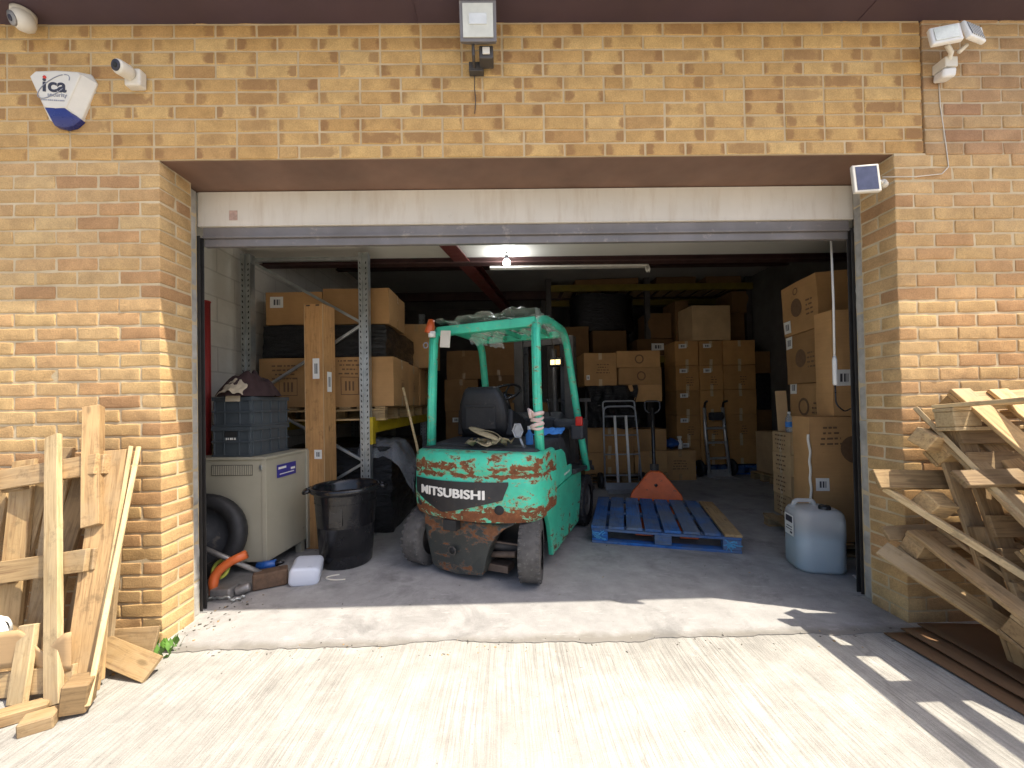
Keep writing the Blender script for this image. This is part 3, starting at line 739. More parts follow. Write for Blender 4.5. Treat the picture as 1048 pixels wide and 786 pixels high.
# twin head solar LED
tl = thing('floodlight', 'white twin head LED light under the eaves at the top right', 'floodlight', (2.30, 0, 3.075))
def head(x, z, rz, rx, gl):
    h = MB(); h.span((-.068, -.012, -.055), (.068, .012, .055)); o = h.build('lamp_head', M['white_pipe'], tl, loc=(x, -.13, z), rot=(rx, 0, rz), bevel=.008, seg=3)
    e = MB(); e.span((-.052, -.0155, -.040), (.052, -.0125, .040)); e.build('diffuser', gl, o)
    if gl is M['solar_strips']:
        for i in range(5):
            pass
ss = NT('led_strips'); v_ = ss.coord('Object'); sx_ = ss.n('SeparateXYZ'); ss.l(v_, sx_.inputs[0])
ss.set(Base_Color=ss.mix(ss.math('GREATER_THAN', ss.math('FRACT', ss.math('MULTIPLY', sx_.outputs[0], 62)), .45), (.70, .70, .66), (.22, .23, .24)), Roughness=.25); M['solar_strips'] = ss.m
head(-.105, .082, R(-14), R(-12), plain('pale_led_glass', (.62, .66, .60), .2, 0, .2, 30, .1)); head(.045, .095, R(16), R(-14), M['solar_strips'])
mb = MB(); mb.span((.08, -.10, .085), (.17, -.088, .12)); mb.build('lamp_head', M['white_pipe'], tl, bevel=.004, rot=(0, R(-14), 0))
mb = MB(); mb.tube([(-.06, -.10, .06), (-.02, -.085, .03), (0, -.05, .0)], .012, 8); mb.tube([(.05, -.10, .06), (.02, -.085, .03)], .012, 8); mb.span((-.035, -.07, -.03), (.035, -.001, .025)); mb.build('bracket', M['pvc_cream'], tl, bevel=.004)
mb = MB(); mb.span((-.038, -.085, -.075), (.03, -.02, -.028)); mb.build('sensor', M['white_pipe'], tl, bevel=.012, seg=3, rot=(R(10), 0, R(-8)))
mb = MB(); mb.tube([(.0, -.003, -.03), (.005, -.003, -.2), (.03, -.003, -.42), (.04, -.004, -.545), (.0, -.004, -.585), (-.15, -.005, -.60), (-.34, -.006, -.60)], .0028, 5); mb.build('cable', M['pvc_cream'], tl)
# solar panel on its arm
sp = thing('solar_panel', 'small white framed solar panel at the top right corner of the doorway', 'solar panel', (1.765, -.11, 2.405), (R(-6), 0, R(-7)))
sp.scale = (.88, .88, .88)
mb = MB(); mb.span((-.075, -.011, -.088), (.075, .011, .088)); mb.build('frame', M['pvc_cream'], sp, bevel=.006, seg=3)
mb = MB(); mb.span((-.058, -.0125, -.075), (.060, -.0112, .075)); mb.build('cells', M['solar'], sp)
mb = MB(); mb.tube([(.06, .012, .01), (.11, .05, .01), (.145, .07, .015)], .012, 8); mb.tube([(.145, .07, .015), (.18, .10, .015)], .022, 12); mb.build('arm', M['pvc_cream'], sp)

# ------------------------------------------------------------------ cartons
def carton(label, cx, cy, z0, d, rz=0, mat='card', group=None, name='carton', tape='front', lab=(), marks=(), cat='carton', tmat='tape', tilt=(0, 0), bulge=.008):
    """d = (width, depth, height); front = local -y, left side = local -x. lab: (face, u, v, w, h); marks: (kind, face, u, v, size)"""
    W, D, H = d; mb = MB(); sd = rnd.uniform(0, 90)
    n = 6
    def face(fn): mb.grid(fn, n, n, 0, False)
    def bl(u, v): return bulge * 4 * u * (1 - u) * 4 * v * (1 - v)
    def jit(p): return tuple(Vector(p) + noise.noise_vector(Vector(p) * 5 + Vector((sd, 0, 0))) * .006)
    face(lambda u, v: jit(((u - .5) * W, -D/2 - bl(u, v), v * H)))
    face(lambda u, v: jit(((.5 - u) * W, D/2 + bl(u, v), v * H)))
    face(lambda u, v: jit((-W/2 - bl(u, v), (.5 - u) * D, v * H)))
    face(lambda u, v: jit((W/2 + bl(u, v), (u - .5) * D, v * H)))
    face(lambda u, v: jit(((u - .5) * W, (v - .5) * D, H + bl(u, v) * .4)))
    face(lambda u, v: jit(((u - .5) * W, (.5 - v) * D, 0)))
    o = mb.build(name, M[mat], None, (cx, cy, z0), (tilt[0], tilt[1], rz), fixn=True)
    tag(o, label, cat, group)
    P = lambda f, u, v, off: {'f': (( u - .5) * W, -D/2 - bl(u, v) - off, v * H), 'l': (-W/2 - bl(u, v) - off, (.5 - u) * D, v * H), 'r': (W/2 + bl(u, v) + off, (u - .5) * D, v * H)}[f]
    def patch(f, u0, v0, u1, v1, mat_, nm, off=.0022, m=4):
        q = MB(); q.grid(lambda a, b_: jit(P(f, u0 + (u1 - u0) * a, v0 + (v1 - v0) * b_, off)), m, m, 0, False)
        r = q.build(nm, mat_, o, fixn=False); return r
    if tape:
        f = {'front': 'f', 'left': 'l', 'right': 'r'}[tape]; ww = {'f': W, 'l': D, 'r': D}[f]; tw = .05 / ww / 2
        patch(f, .5 - tw, max(.0, 1 - .10 / H), .5 + tw, .999, M[tmat], 'packing_tape')
        patch(f, .5 - tw, .001, .5 + tw, min(1, .10 / H), M[tmat], 'packing_tape')
        # seam line between the top flaps
        q = MB(); q.box((0, 0, H + bulge * .5 + .002), (W * .98, .004, .001) if f != 'f' else (.004, D * .98, .001)); q.build('flap_seam', M['print'], o)
    for (f, u, v, lw, lh) in lab:
        ww = W if f == 'f' else D; a, b_ = lw / ww / 2, lh / H / 2
        patch(f, u - a, v - b_, u + a, v + b_, M['label' if f == 'f' else 'label_side'], 'paper_label', .003)
    for (kind, f, u, v, sz) in marks:
        ww = W if f == 'f' else D
        q = MB()
        if kind == 'disc' or kind == 'ring':
            k = 28; ins = .0 if kind == 'disc' else .72
            pts = [(math.cos(2*math.pi*i/k), math.sin(2*math.pi*i/k)) for i in range(k)]
            o1 = [jit(P(f, u + x * sz / ww, v + y * sz / H, .0026)) for x, y in pts]
            if ins == 0: q.add(o1, [tuple(range(k))])
            else:
                o2 = [jit(P(f, u + x * sz * ins / ww, v + y * sz * ins / H, .0026)) for x, y in pts]
                q.add(o1 + o2, [(i, (i+1) % k, (i+1) % k + k, i + k) for i in range(k)])
        elif kind == 'lines':
            for r in range(4):
                L = sz * rnd.uniform(.6, 1); vv = v + (r - 1.5) * .035 / H * 1.2
                x = -L / 2
                while x < L / 2:
                    ln = rnd.uniform(.012, .05); x2 = min(x + ln, L / 2)
                    p = [P(f, u + a / ww, vv + b_ / H, .0028) for a, b_ in ((x, 0), (x2, 0), (x2, .015), (x, .015))]
                    q.add([jit(t) for t in p], [(0, 1, 2, 3)]); x = x2 + rnd.uniform(.008, .02)
        elif kind == 'box':
            for (xa, ya, xb, yb) in ((-1, -1, 1, -.93), (-1, .93, 1, 1), (-1, -.93, -.93, .93), (.93, -.93, 1, .93), (-.5, -.55, -.3, .5), (-.1, -.55, .1, .5), (.3, -.55, .5, .5)):
                p = [P(f, u + a * sz / ww, v + b_ * sz / H, .0028) for a, b_ in ((xa, ya), (xb, ya), (xb, yb), (xa, yb))]
                q.add([jit(t) for t in p], [(0, 1, 2, 3)])
        q.build('carton_print', M['print'], o, fixn=False)
    return o

ORD = ['bottom', 'second', 'third', 'fourth', 'fifth', 'sixth']
def lev(i, n): return 'topmost' if i == n - 1 else ('bottom' if i == 0 else ORD[i] + ' from the floor')

# tall orange-brown stack on blue pallets, three columns side by side
ang = R(-4)
for (x0, x1, nm, n, lb) in ((2.64, 3.03, 'left column', 5, .95), (3.04, 3.43, 'middle column', 5, .8), (3.44, 3.98, 'wide right column', 5, 0)):
    H = 2.05 / n
    for i in range(n):
        carton('orange brown carton, %s in the %s of the tall stack' % (lev(i, n), nm), (x0 + x1) / 2, 4.50, .175 + i * H, (x1 - x0 - .008, .45, H - .004), rnd.uniform(-.012, .012), 'card_or',
               'tall stack behind the sack truck', lab=[('f', .33, .80, .13, .07)] if (lb and not (nm == 'middle column' and i in (0, 1, 2))) else [], tmat='tape_lt',
               marks=[('lines', 'f', .6, .35, .12)] if i % 2 else [])
carton('pale square carton lying on top of the tall orange brown stack', 3.26, 4.55, 2.235, (.66, .5, .58), R(3), 'card_lt', tape=None)
# pallet of cartons in the middle, behind the hand truck
G2 = 'cartons behind the grey hand truck'
carton('wide brown carton with printed lines at the left of the upper row', 1.27, 4.05, 1.49, (.50, .5, .50), R(2), 'card', G2, lab=[('f', .12, .25, .05, .07)], marks=[('lines', 'f', .58, .5, .25)], tmat='tape_lt')
carton('long brown carton with round print, topmost above the wrapped goods', 1.87, 4.05, 1.76, (.66, .5, .255), R(-1), 'card', G2, marks=[('ring', 'f', .52, .5, .07)], tape='left')
carton('long brown carton with round print, under the topmost one', 1.885, 4.05, 1.50, (.66, .5, .255), R(1), 'card', G2, marks=[('ring', 'f', .52, .5, .07)], tape='left')
carton('brown carton half covered by torn black wrap behind the jack handle', 1.93, 4.06, 1.235, (.58, .5, .26), 0, 'card', G2, tape=None)
carton('large brown carton low on the pallet at the left of the hand truck', 1.40, 4.08, .47, (.74, .5, .38), R(1), 'card', G2, tmat='tape_lt')
carton('large brown carton on the pallet boards behind the hand truck foot', 1.40, 4.08, .145, (.74, .5, .32), R(-1), 'card', G2, tmat='tape_lt')
carton('brown carton right of the hand truck, upper of two', 2.03, 4.07, .48, (.50, .5, .33), R(-1), 'card', G2, tape=None)
carton('brown carton right of the hand truck, lower of two', 2.03, 4.07, .145, (.50, .5, .33), R(1), 'card', G2, tape='front')
mb = MB(); mb.grid(lambda u, v: (1.02 + .80 * u + .02 * math.sin(v * 9), 3.785 + .05 * nz((u * 9, v * 3, 0), 1, 2) + .02 * math.sin(u * 23 + v * 7), .85 + .64 * v - .16 * max(0, u - .55) * (1 - v) + (.30 * max(0, u - .75) if v < .5 else 0)), 40, 24)
tag(mb.build('stretch_wrap', M['black_wrap'], fixn=False), 'torn black stretch wrap hanging under the upper cartons', 'stretch wrap')
o = MB(); o.span((1.04, 3.82, .86), (1.62, 4.3, 1.48)); tag(o.build('wrapped_goods', M['black_wrap'], bevel=.03), 'black wrapped goods between the upper and lower brown cartons', 'wrapped goods')
carton('small brown carton on the floor right of the orange pallet truck', 2.54, 4.15, .0, (.48, .45, .46), R(-3), 'card', marks=[('lines', 'f', .5, .5, .3)])
q = thing('spray_bottle', 'small white spray bottle standing on the small brown carton', 'bottle', (2.60, 4.07, .467))
mb = MB(); mb.lathe([(.035, 0), (.037, .01), (.037, .12), (.015, .15), (.013, .17)], 14); mb.build('body', M['white_pipe'], q)
mb = MB(); mb.span((-.045, -.014, .17), (.022, .014, .205)); mb.tube([(-.02, 0, .175), (-.035, 0, .13)], .006, 6); mb.build('trigger', M['pvc_cream'], q)
mb = MB(); mb.grid(lambda u, v: (2.47 + .13 * math.cos(6.283 * u) * math.sin(3.1416 * min(1, v + .02)) * (1 + .2 * nz((u * 4, v * 3, 1), 1)), 4.12 + .12 * math.sin(6.283 * u) * math.sin(3.1416 * min(1, v + .02)), .467 + .17 * (1 - v) + .02 * nz((u * 5, v * 5, 4), 1)), 20, 12)
tag(mb.build('dark_bag', M['blue_plastic'], fixn=False), 'dark blue plastic bag bunched on the small brown carton', 'bag')

# dim shelves at the back: yellow beams, uprights and what stands on them
bk = thing('pallet_rack', 'dim pallet rack with yellow beams across the back', 'pallet rack', (0, 0, 0))
for x in (.62, 2.38, 4.2):
    for y in (4.75, 5.7):
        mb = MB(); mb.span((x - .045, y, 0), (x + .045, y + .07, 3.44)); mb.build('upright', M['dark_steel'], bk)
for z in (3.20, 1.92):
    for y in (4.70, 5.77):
        mb = MB(); mb.span((.66, y, z), (4.25, y + .05, z + .11)); mb.build('beam', M['yellow_shaded'], bk)
for z in (2.02, 3.30):
    mb = MB()
    for i in range(14): mb.span((.7 + i * .26, 4.755, z + .012), (.88 + i * .26, 5.76, z + .03))
    mb.build('shelf_boards', M['wood_old'], bk)
G3 = 'cartons on the dim back rack'
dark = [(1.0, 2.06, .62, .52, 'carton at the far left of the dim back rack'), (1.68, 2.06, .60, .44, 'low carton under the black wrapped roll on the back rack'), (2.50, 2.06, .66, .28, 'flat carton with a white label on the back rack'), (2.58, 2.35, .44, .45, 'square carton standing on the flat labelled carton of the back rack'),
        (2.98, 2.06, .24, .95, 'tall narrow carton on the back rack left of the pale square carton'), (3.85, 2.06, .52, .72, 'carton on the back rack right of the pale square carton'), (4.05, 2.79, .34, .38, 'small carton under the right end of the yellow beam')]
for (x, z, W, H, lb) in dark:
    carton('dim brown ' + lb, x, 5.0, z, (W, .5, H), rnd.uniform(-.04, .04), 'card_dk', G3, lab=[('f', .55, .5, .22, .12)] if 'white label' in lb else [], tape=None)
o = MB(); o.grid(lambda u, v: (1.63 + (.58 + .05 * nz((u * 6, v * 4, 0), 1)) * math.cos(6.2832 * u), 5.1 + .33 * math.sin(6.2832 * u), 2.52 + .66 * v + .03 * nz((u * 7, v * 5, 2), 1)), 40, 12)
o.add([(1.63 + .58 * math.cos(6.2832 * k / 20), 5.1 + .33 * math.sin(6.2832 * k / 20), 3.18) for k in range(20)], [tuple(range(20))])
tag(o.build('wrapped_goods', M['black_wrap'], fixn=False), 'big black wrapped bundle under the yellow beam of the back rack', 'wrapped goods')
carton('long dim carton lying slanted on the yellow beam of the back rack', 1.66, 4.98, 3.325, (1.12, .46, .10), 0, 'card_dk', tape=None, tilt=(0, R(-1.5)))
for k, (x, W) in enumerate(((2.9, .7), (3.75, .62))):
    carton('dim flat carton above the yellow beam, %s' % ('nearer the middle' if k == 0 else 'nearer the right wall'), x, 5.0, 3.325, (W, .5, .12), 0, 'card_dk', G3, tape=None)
# dark stack between the orange stack and the right wall
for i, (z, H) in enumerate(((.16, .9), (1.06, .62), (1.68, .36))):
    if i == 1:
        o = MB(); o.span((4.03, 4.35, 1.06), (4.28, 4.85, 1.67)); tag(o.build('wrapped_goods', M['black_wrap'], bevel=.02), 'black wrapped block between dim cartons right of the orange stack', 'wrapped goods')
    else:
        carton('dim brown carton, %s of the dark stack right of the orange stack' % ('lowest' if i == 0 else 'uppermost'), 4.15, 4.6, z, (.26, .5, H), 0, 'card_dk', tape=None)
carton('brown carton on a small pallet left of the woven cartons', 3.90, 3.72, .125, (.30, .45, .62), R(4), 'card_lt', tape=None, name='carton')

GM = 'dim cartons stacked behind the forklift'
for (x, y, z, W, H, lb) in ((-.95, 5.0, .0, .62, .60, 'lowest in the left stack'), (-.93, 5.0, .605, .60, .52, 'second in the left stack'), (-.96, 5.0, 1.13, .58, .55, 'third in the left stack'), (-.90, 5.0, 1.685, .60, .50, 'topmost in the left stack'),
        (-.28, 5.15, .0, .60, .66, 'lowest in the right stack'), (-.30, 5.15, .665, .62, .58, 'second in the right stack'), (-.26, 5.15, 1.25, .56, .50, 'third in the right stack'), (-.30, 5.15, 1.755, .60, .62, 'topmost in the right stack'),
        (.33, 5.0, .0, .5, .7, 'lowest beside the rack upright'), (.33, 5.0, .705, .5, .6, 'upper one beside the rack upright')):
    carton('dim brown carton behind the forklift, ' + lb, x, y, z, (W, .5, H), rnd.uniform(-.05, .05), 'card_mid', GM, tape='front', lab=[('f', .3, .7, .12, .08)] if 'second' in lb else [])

# ------------------------------------------------------------------ pallet builder
def board(name, parent, mat, a, d, seed=0, bev=.0025):
    """one sawn board, local x along its length; a = centre, d = (L, W, T)"""
    L, W, T = d; n = max(4, int(L / .09)); rings = []
    bow = rnd.uniform(-1, 1) * .004 * L
    for i in range(n + 1):
        t = i / n - .5; x = t * L
        ww = W * (1 + .03 * nz((x, seed, 0), 4, seed)); dz = bow * (1 - 4 * t * t) + .0015 * nz((x, 1, seed), 9, seed)
        e = .004 * nz((seed, i, 0), 3, 1) if i in (0, n) else 0
        rings.append([(x + e, -ww/2, -T/2 + dz), (x - e * .5, ww/2 + .002 * nz((x, 0, seed), 11), -T/2 + dz), (x + e * .3, ww/2, T/2 + dz), (x - e, -ww/2 + .002 * nz((x, 5, seed), 11), T/2 + dz)])
    mb = MB(); mb.loft(rings, 0, False)
    o = mb.build(name, mat, parent, bevel=bev, seg=1); o.location = a; return o
def pallet(label, loc, rot, L=1.2, W=1.0, ntop=7, bw=.1, skip=(), skip_bottom=(), mat='wood', group=None, name='pallet', jitter=.01, blocks=True, T=.019, blk=.078, skip_blocks=(), cat='pallet'):
    """local: x along the stringers (L), y across (W) along the deck boards, z up; origin at the front left corner on the floor"""
    p = thing(name, label, cat, loc, rot, group); mt = M[mat]
    r = random.Random(hash(label) % 1000 if False else len(label) * 31 + int(abs(loc[0]) * 100))
    zt = T + blk + T + T / 2
    for i in range(ntop):
        if i in skip: continue
        x = bw / 2 + (L - bw) * i / (ntop - 1) + r.uniform(-1, 1) * jitter * .4
        o = board('deck_board', p, mt, (x, W / 2 + r.uniform(-1, 1) * jitter, zt), (W + r.uniform(-1, 1) * jitter, bw + r.uniform(-.012, .012), T), i + len(label)); o.rotation_euler = (0, 0, R(90) + r.uniform(-1, 1) * jitter * .8)
    for j in range(3):
        y = .05 + (W - .1) * j / 2
        board('stringer_board', p, mt, (L / 2, y, T + blk + T / 2 - .0005), (L, .095, T - .001), j + 20)
        if j not in skip_bottom: board('bottom_board', p, mt, (L / 2, y, T / 2), (L, .095, T - .001), j + 30)
        if blocks:
            for i in range(3):
                if (i, j) in skip_blocks: continue
                x = .07 + (L - .14) * i / 2
                mb = MB(); mb.box((0, 0, 0), (.135, .092, blk - .001)); mb.build('block', mt, p, loc=(x, y, T + blk / 2), bevel=.004, seg=1)
    return p

# blue pallet with paint marks
bp = pallet('blue painted pallet on the floor right of the forklift', (.57, 1.325, 0), (0, 0, R(-16.5)), 1.19, 1.10, 8, .12, mat='blue_wood', name='pallet', jitter=.004, T=.022, blk=.085, group=None)
max((c_ for c_ in bp.children if c_.name.startswith('deck_board')), key=lambda c_: c_.location.x).data.materials[0] = M['wood_old']
mb = MB()
r2 = random.Random(5)
for (xc) in (.065, 1.125):
    for k in range(16):
        a = r2.uniform(0, 3.1); L = r2.uniform(.012, .035); x = xc + r2.uniform(-.04, .04); z = .066 + r2.uniform(-.028, .028); c, s_ = math.cos(a) * L, math.sin(a) * L; t = .004
        mb.add([(x - c, .0025, z - s_ - t), (x + c, .0025, z + s_ - t), (x + c, .0025, z + s_ + t), (x - c, .0025, z - s_ + t)], [(0, 1, 2, 3)])
mb.build('paint_mark', M['blue_mark'], bp, fixn=False)
for k, (x, y) in enumerate(((2.62, 4.28), (3.36, 4.28))):
    pallet('dim blue pallet under the %s of the tall orange brown stack' % ('left columns' if k == 0 else 'wide right column'), (x, y, 0), (0, 0, 0), .66, .6, 5, .1, mat='blue_wood', group='blue pallets under the stack', T=.02, blk=.09)
pallet('old wooden pallet under the brown cartons behind the hand truck', (1.0, 3.82, 0), (0, 0, 0), 1.3, .6, 8, .1, mat='wood_old')
pallet('small old pallet under the carton left of the woven cartons', (3.68, 3.46, 0), (0, 0, R(4)), .5, .5, 4, .1, mat='wood_old', blk=.065)

# ------------------------------------------------------------------ left rack with its load
rk = thing('pallet_rack', 'galvanised pallet rack with yellow beam along the white wall', 'pallet rack', (0, 0, 0))
XL, XR, YF = -2.63, -1.515, 1.60
def upright(x, y):
    mb = MB(); z1 = 2.72; s_ = .045
    mb.span((x - s_, y, .004), (x - s_ + .003, y + .075, z1)); mb.span((x + s_ - .003, y, .004), (x + s_, y + .075, z1))
    mb.span((x - s_ + .003, y, .004), (x - .012, y + .003, z1)); mb.span((x + .012, y, .004), (x + s_ - .003, y + .003, z1)); mb.span((x - .0125, y + .014, .004), (x + .0125, y + .017, z1))
    mb.span((x - .0125, y + .003, .004), (x - .010, y + .014, z1)); mb.span((x + .010, y + .003, .004), (x + .0125, y + .014, z1))
    o = mb.build('upright', M['galv'], rk)
    h = MB()
    for k in range(50):
        for sx in (-1, 1): h.box((x + sx * .028, y - .0008, .12 + k * .051), (.009, .0012, .022), (0, sx * .25, 0))
    h.build('slots', M['slot'], o)
    f = MB(); f.span((x - .07, y - .02, 0), (x + .07, y + .1, .004)); f.build('foot_plate', M['galv'], o)
for y in (YF, 4.2): upright(XL, y); upright(XR, y)
def brace(z0, z1, flip, y=YF):
    mb = MB(); a = Vector((XL + .03, y + .04, z0)); b_ = Vector((XR - .03, y + .04, z1))
    if flip: a.z, b_.z = z1, z0
    d = b_ - a; L = d.length; mb.box((0, 0, 0), (L, .034, .026)); o = mb.build('brace', M['galv'], rk, bevel=.004); o.location = (a + b_) / 2; o.rotation_euler = (0, -math.atan2(d.z, d.x), 0)
brace(2.05, 2.66, True); brace(1.36, 2.03, False); brace(.72, 1.33, True); brace(.10, .70, False)
mb = MB(); mb.span((XL + .045, YF + .03, 2.655), (XR - .045, YF + .06, 2.69)); mb.build('brace', M['galv'], rk)
for x in (XL, XR):
    mb = MB(); mb.span((x + (.045 if x > -2 else -.075), YF + .08, .985), (x + (.075 if x > -2 else -.045), 4.19, 1.10)); bo = mb.build('beam', M['yellow'], rk, bevel=.004)
    if x > -2:
        mb = MB(); mb.span((x + .0455, YF - .003, .88), (x + .0765, YF + .079, 1.14)); mb.build('end_plate', M['yellow'], bo, bevel=.003)
GR = 'cartons on the galvanised rack'
pallet('rough pallet on the yellow beam under the front cartons of the rack', (-2.66, 1.72, 1.103), (0, 0, 0), 1.30, 1.0, 8, .1, mat='wood', blk=.08)
pallet('rough pallet on the yellow beam under the rear cartons of the rack', (-2.66, 2.9, 1.103), (0, 0, 0), 1.30, 1.0, 8, .1, mat='wood', blk=.08)
zt = 1.103 + .019 * 3 + .08 + .004
carton('big brown carton with printed lines, front left on the rack pallet', -2.28, 2.05, zt, (.64, .6, .49), 0, 'card', GR, marks=[('lines', 'f', .4, .7, .3), ('box', 'f', .45, .42, .09)], tape=None)
carton('big brown carton with an upright arrow print, front right on the rack pallet', -1.61, 2.05, zt, (.66, .6, .49), 0, 'card', GR, marks=[('lines', 'f', .35, .78, .25), ('box', 'f', .35, .42, .09), ('box', 'r', .5, .45, .05)], tape='right', tmat='tape_lt')
carton('big brown carton at the middle of the rack, behind the front right one', -1.63, 2.70, zt, (.64, .6, .49), 0, 'card', GR, marks=[('box', 'r', .5, .45, .05)], tape='right', tmat='tape_lt')
carton('big brown carton at the rear of the rack above the forklift guard', -1.63, 3.40, zt, (.64, .6, .49), 0, 'card', GR, tape='right')
def wrapped(label, x0, x1, y0, y1, z0, z1, amp=.016):
    mb = MB()
    def fn_(fx): 
        def f(u, v):
            p = Vector(fx(u, v)); q = noise.noise_vector(Vector((p.x * 5, p.y * 5, p.z * 14))) * amp; return tuple(p + q)
        return f
    n = 22
    mb.grid(fn_(lambda u, v: (x0 + (x1 - x0) * u, y0, z0 + (z1 - z0) * v)), n, n); mb.grid(fn_(lambda u, v: (x1, y0 + (y1 - y0) * u, z0 + (z1 - z0) * v)), n, n)
    mb.grid(fn_(lambda u, v: (x0 + (x1 - x0) * u, y0 + (y1 - y0) * v, z1)), n, n); mb.grid(fn_(lambda u, v: (x0, y1 - (y1 - y0) * u, z0 + (z1 - z0) * v)), n, n); mb.grid(fn_(lambda u, v: (x1 - (x1 - x0) * u, y1, z0 + (z1 - z0) * v)), n, n)
    return tag(mb.build('wrapped_goods', M['black_wrap'], fixn=False), label, 'wrapped goods')
z2 = zt + .495
wrapped('glossy black wrapped layer between two rows of cartons on the rack', -2.58, -1.36, 1.78, 2.95, z2, z2 + .325)
carton('brown carton with a white label, top left on the rack', -2.28, 2.1, z2 + .335, (.56, .6, .33), 0, 'card', GR, lab=[('f', .20, .70, .13, .11)], tape=None)
carton('wide brown carton on top of the rack beside the upright', -1.66, 2.1, z2 + .335, (.66, .6, .36), 0, 'card', GR, tape='right', marks=[])
carton('brown carton high at the rear of the rack, left of the pair', -1.80, 3.25, z2, (.42, .5, .62), 0, 'card', GR, tape=None)
carton('brown carton high at the rear of the rack, right of the pair', -1.34, 3.3, z2, (.44, .5, .58), 0, 'card', GR, tape='front')
wrapped('black wrapped goods under the yellow beam behind the black bin', -2.45, -1.30, 1.72, 3.1, .0, .84, .02)
mb = MB(); mb.grid(lambda u, v: (-1.62 + .55 * u + .05 * nz((u * 3, v * 3, 0), 1), 1.66 - .0 + .5 * v * (1 if u < .9 else .7) + .03 * nz((u * 8, v * 6, 1), 1), .885 - .42 * max(0, u - .62) * 2.2 - .35 * max(0, .2 - v) * 2 + .045 * nz((u * 7, v * 7, 3), 1)), 30, 24)
tag(mb.build('plastic_sheet', M['film_grey'], fixn=False), 'crumpled smoky plastic sheet over the black wrapped goods', 'plastic sheet')
q = thing('broom', 'broom with a bare wooden handle leaning behind the forklift', 'broom', (-1.02, 1.62, 0))
mb = MB(); mb.tube([(.13, .0, .14), (-.02, .05, .85), (-.16, .10, 1.42)], .0125, 10); mb.build('handle', M['wood_pale'], q)
mb = MB(); mb.span((.03, -.03, .09), (.23, .03, .14)); mb.build('head', M['wood_old'], q, bevel=.008)
mb = MB(); mb.span((.035, -.035, .0), (.225, .035, .09)); mb.build('bristles', M['tyre_black'], q)

# tall wood-grain box by the rack
tb = thing('tall_box', 'tall narrow box with wood grain print standing before the rack', 'box', (-1.845, 1.40, 0), (0, 0, R(-8)))
mb = MB(); mb.span((-.088, -.075, 0), (.088, .11, 2.16)); mb.build('box_body', wood('wood_grain_board', (.50, .27, .10), (.36, .17, .055), 2, .0, None, (.44, .24, .10)), tb, bevel=.003)
mb = MB(); mb.span((-.0895, -.0765, 0), (-.084, -.0715, 2.161)); mb.span((.0835, -.0765, 0), (.0895, -.0715, 2.161)); mb.build('edge_strip', M['card_lt'], tb)
mb = MB()
for x in (-.05, .04): mb.span((x - .018, -.0762, 2.14), (x + .018, -.0752, 2.152))
mb.build('slots', M['slot'], tb)
for (x, z, w_, h_, f) in ((.02, 1.585, .062, .18, 0), (.03, .83, .07, .08, 0)):
    mb = MB(); mb.span((x - w_/2, -.0775, z - h_/2), (x + w_/2, -.0755, z + h_/2)); mb.build('paper_label', M['label'], tb)
mb = MB(); mb.span((.0885, -.02, 1.38), (.0905, .045, 1.56)); mb.build('paper_label', M['label_side'], tb)

# ------------------------------------------------------------------ beige cabinet with crates and jacket on it
gn = thing('cabinet', 'beige metal machine cabinet with a vent and a blue sticker', 'cabinet', (-1.965, .80, 0), (0, 0, R(-4)))
mb = MB(); mb.span((-.62, 0, .10), (0, .52, .862)); mb.build('casing', M['beige'], gn, bevel=.006)
mb = MB(); mb.span((-.635, -.012, .862), (.012, .535, .882)); mb.build('top_panel', M['beige'], gn, bevel=.004)
for (x, y) in ((-.58, .04), (-.04, .04), (-.04, .48), (-.58, .48)):
    mb = MB(); mb.span((x - .025, y - .025, 0), (x + .025, y + .025, .10)); mb.build('foot', M['beige'], gn)
mb = MB(); mb.span((-.028, -.006, .02), (.006, .0, .86)); mb.build('corner_post', M['beige'], gn, bevel=.002)
mb = MB(); mb.span((.0, .505, .02), (.016, .54, .87)); mb.build('corner_post', M['beige'], gn, bevel=.002)
mb = MB(); mb.span((-.42, -.004, .745), (-.10, -.001, .825)); vp = mb.build('vent', plain('vent_shadow', (.12, .11, .085), .6), gn)
mb = MB()
for k in range(22): mb.span((-.412 + k * .0142, -.007, .750), (-.405 + k * .0142, -.004, .820))
mb.build('vent_slats', M['beige'], vp)
mb = MB(); mb.span((.0045, .12, .70), (.0065, .36, .80)); st = mb.build('sticker', M['blue_sticker'], gn)
mb = MB(); mb.span((.0068, .135, .765), (.0078, .23, .782)); mb.span((.0068, .15, .722), (.0078, .33, .729)); mb.span((.0068, .29, .742), (.0078, .345, .76)); mb.build('sticker_print', M['letter'], st)
mb = MB(); mb.span((-.045, -.012, .785), (-.022, -.004, .82)); mb.build('latch', M['galv'], gn, bevel=.003)
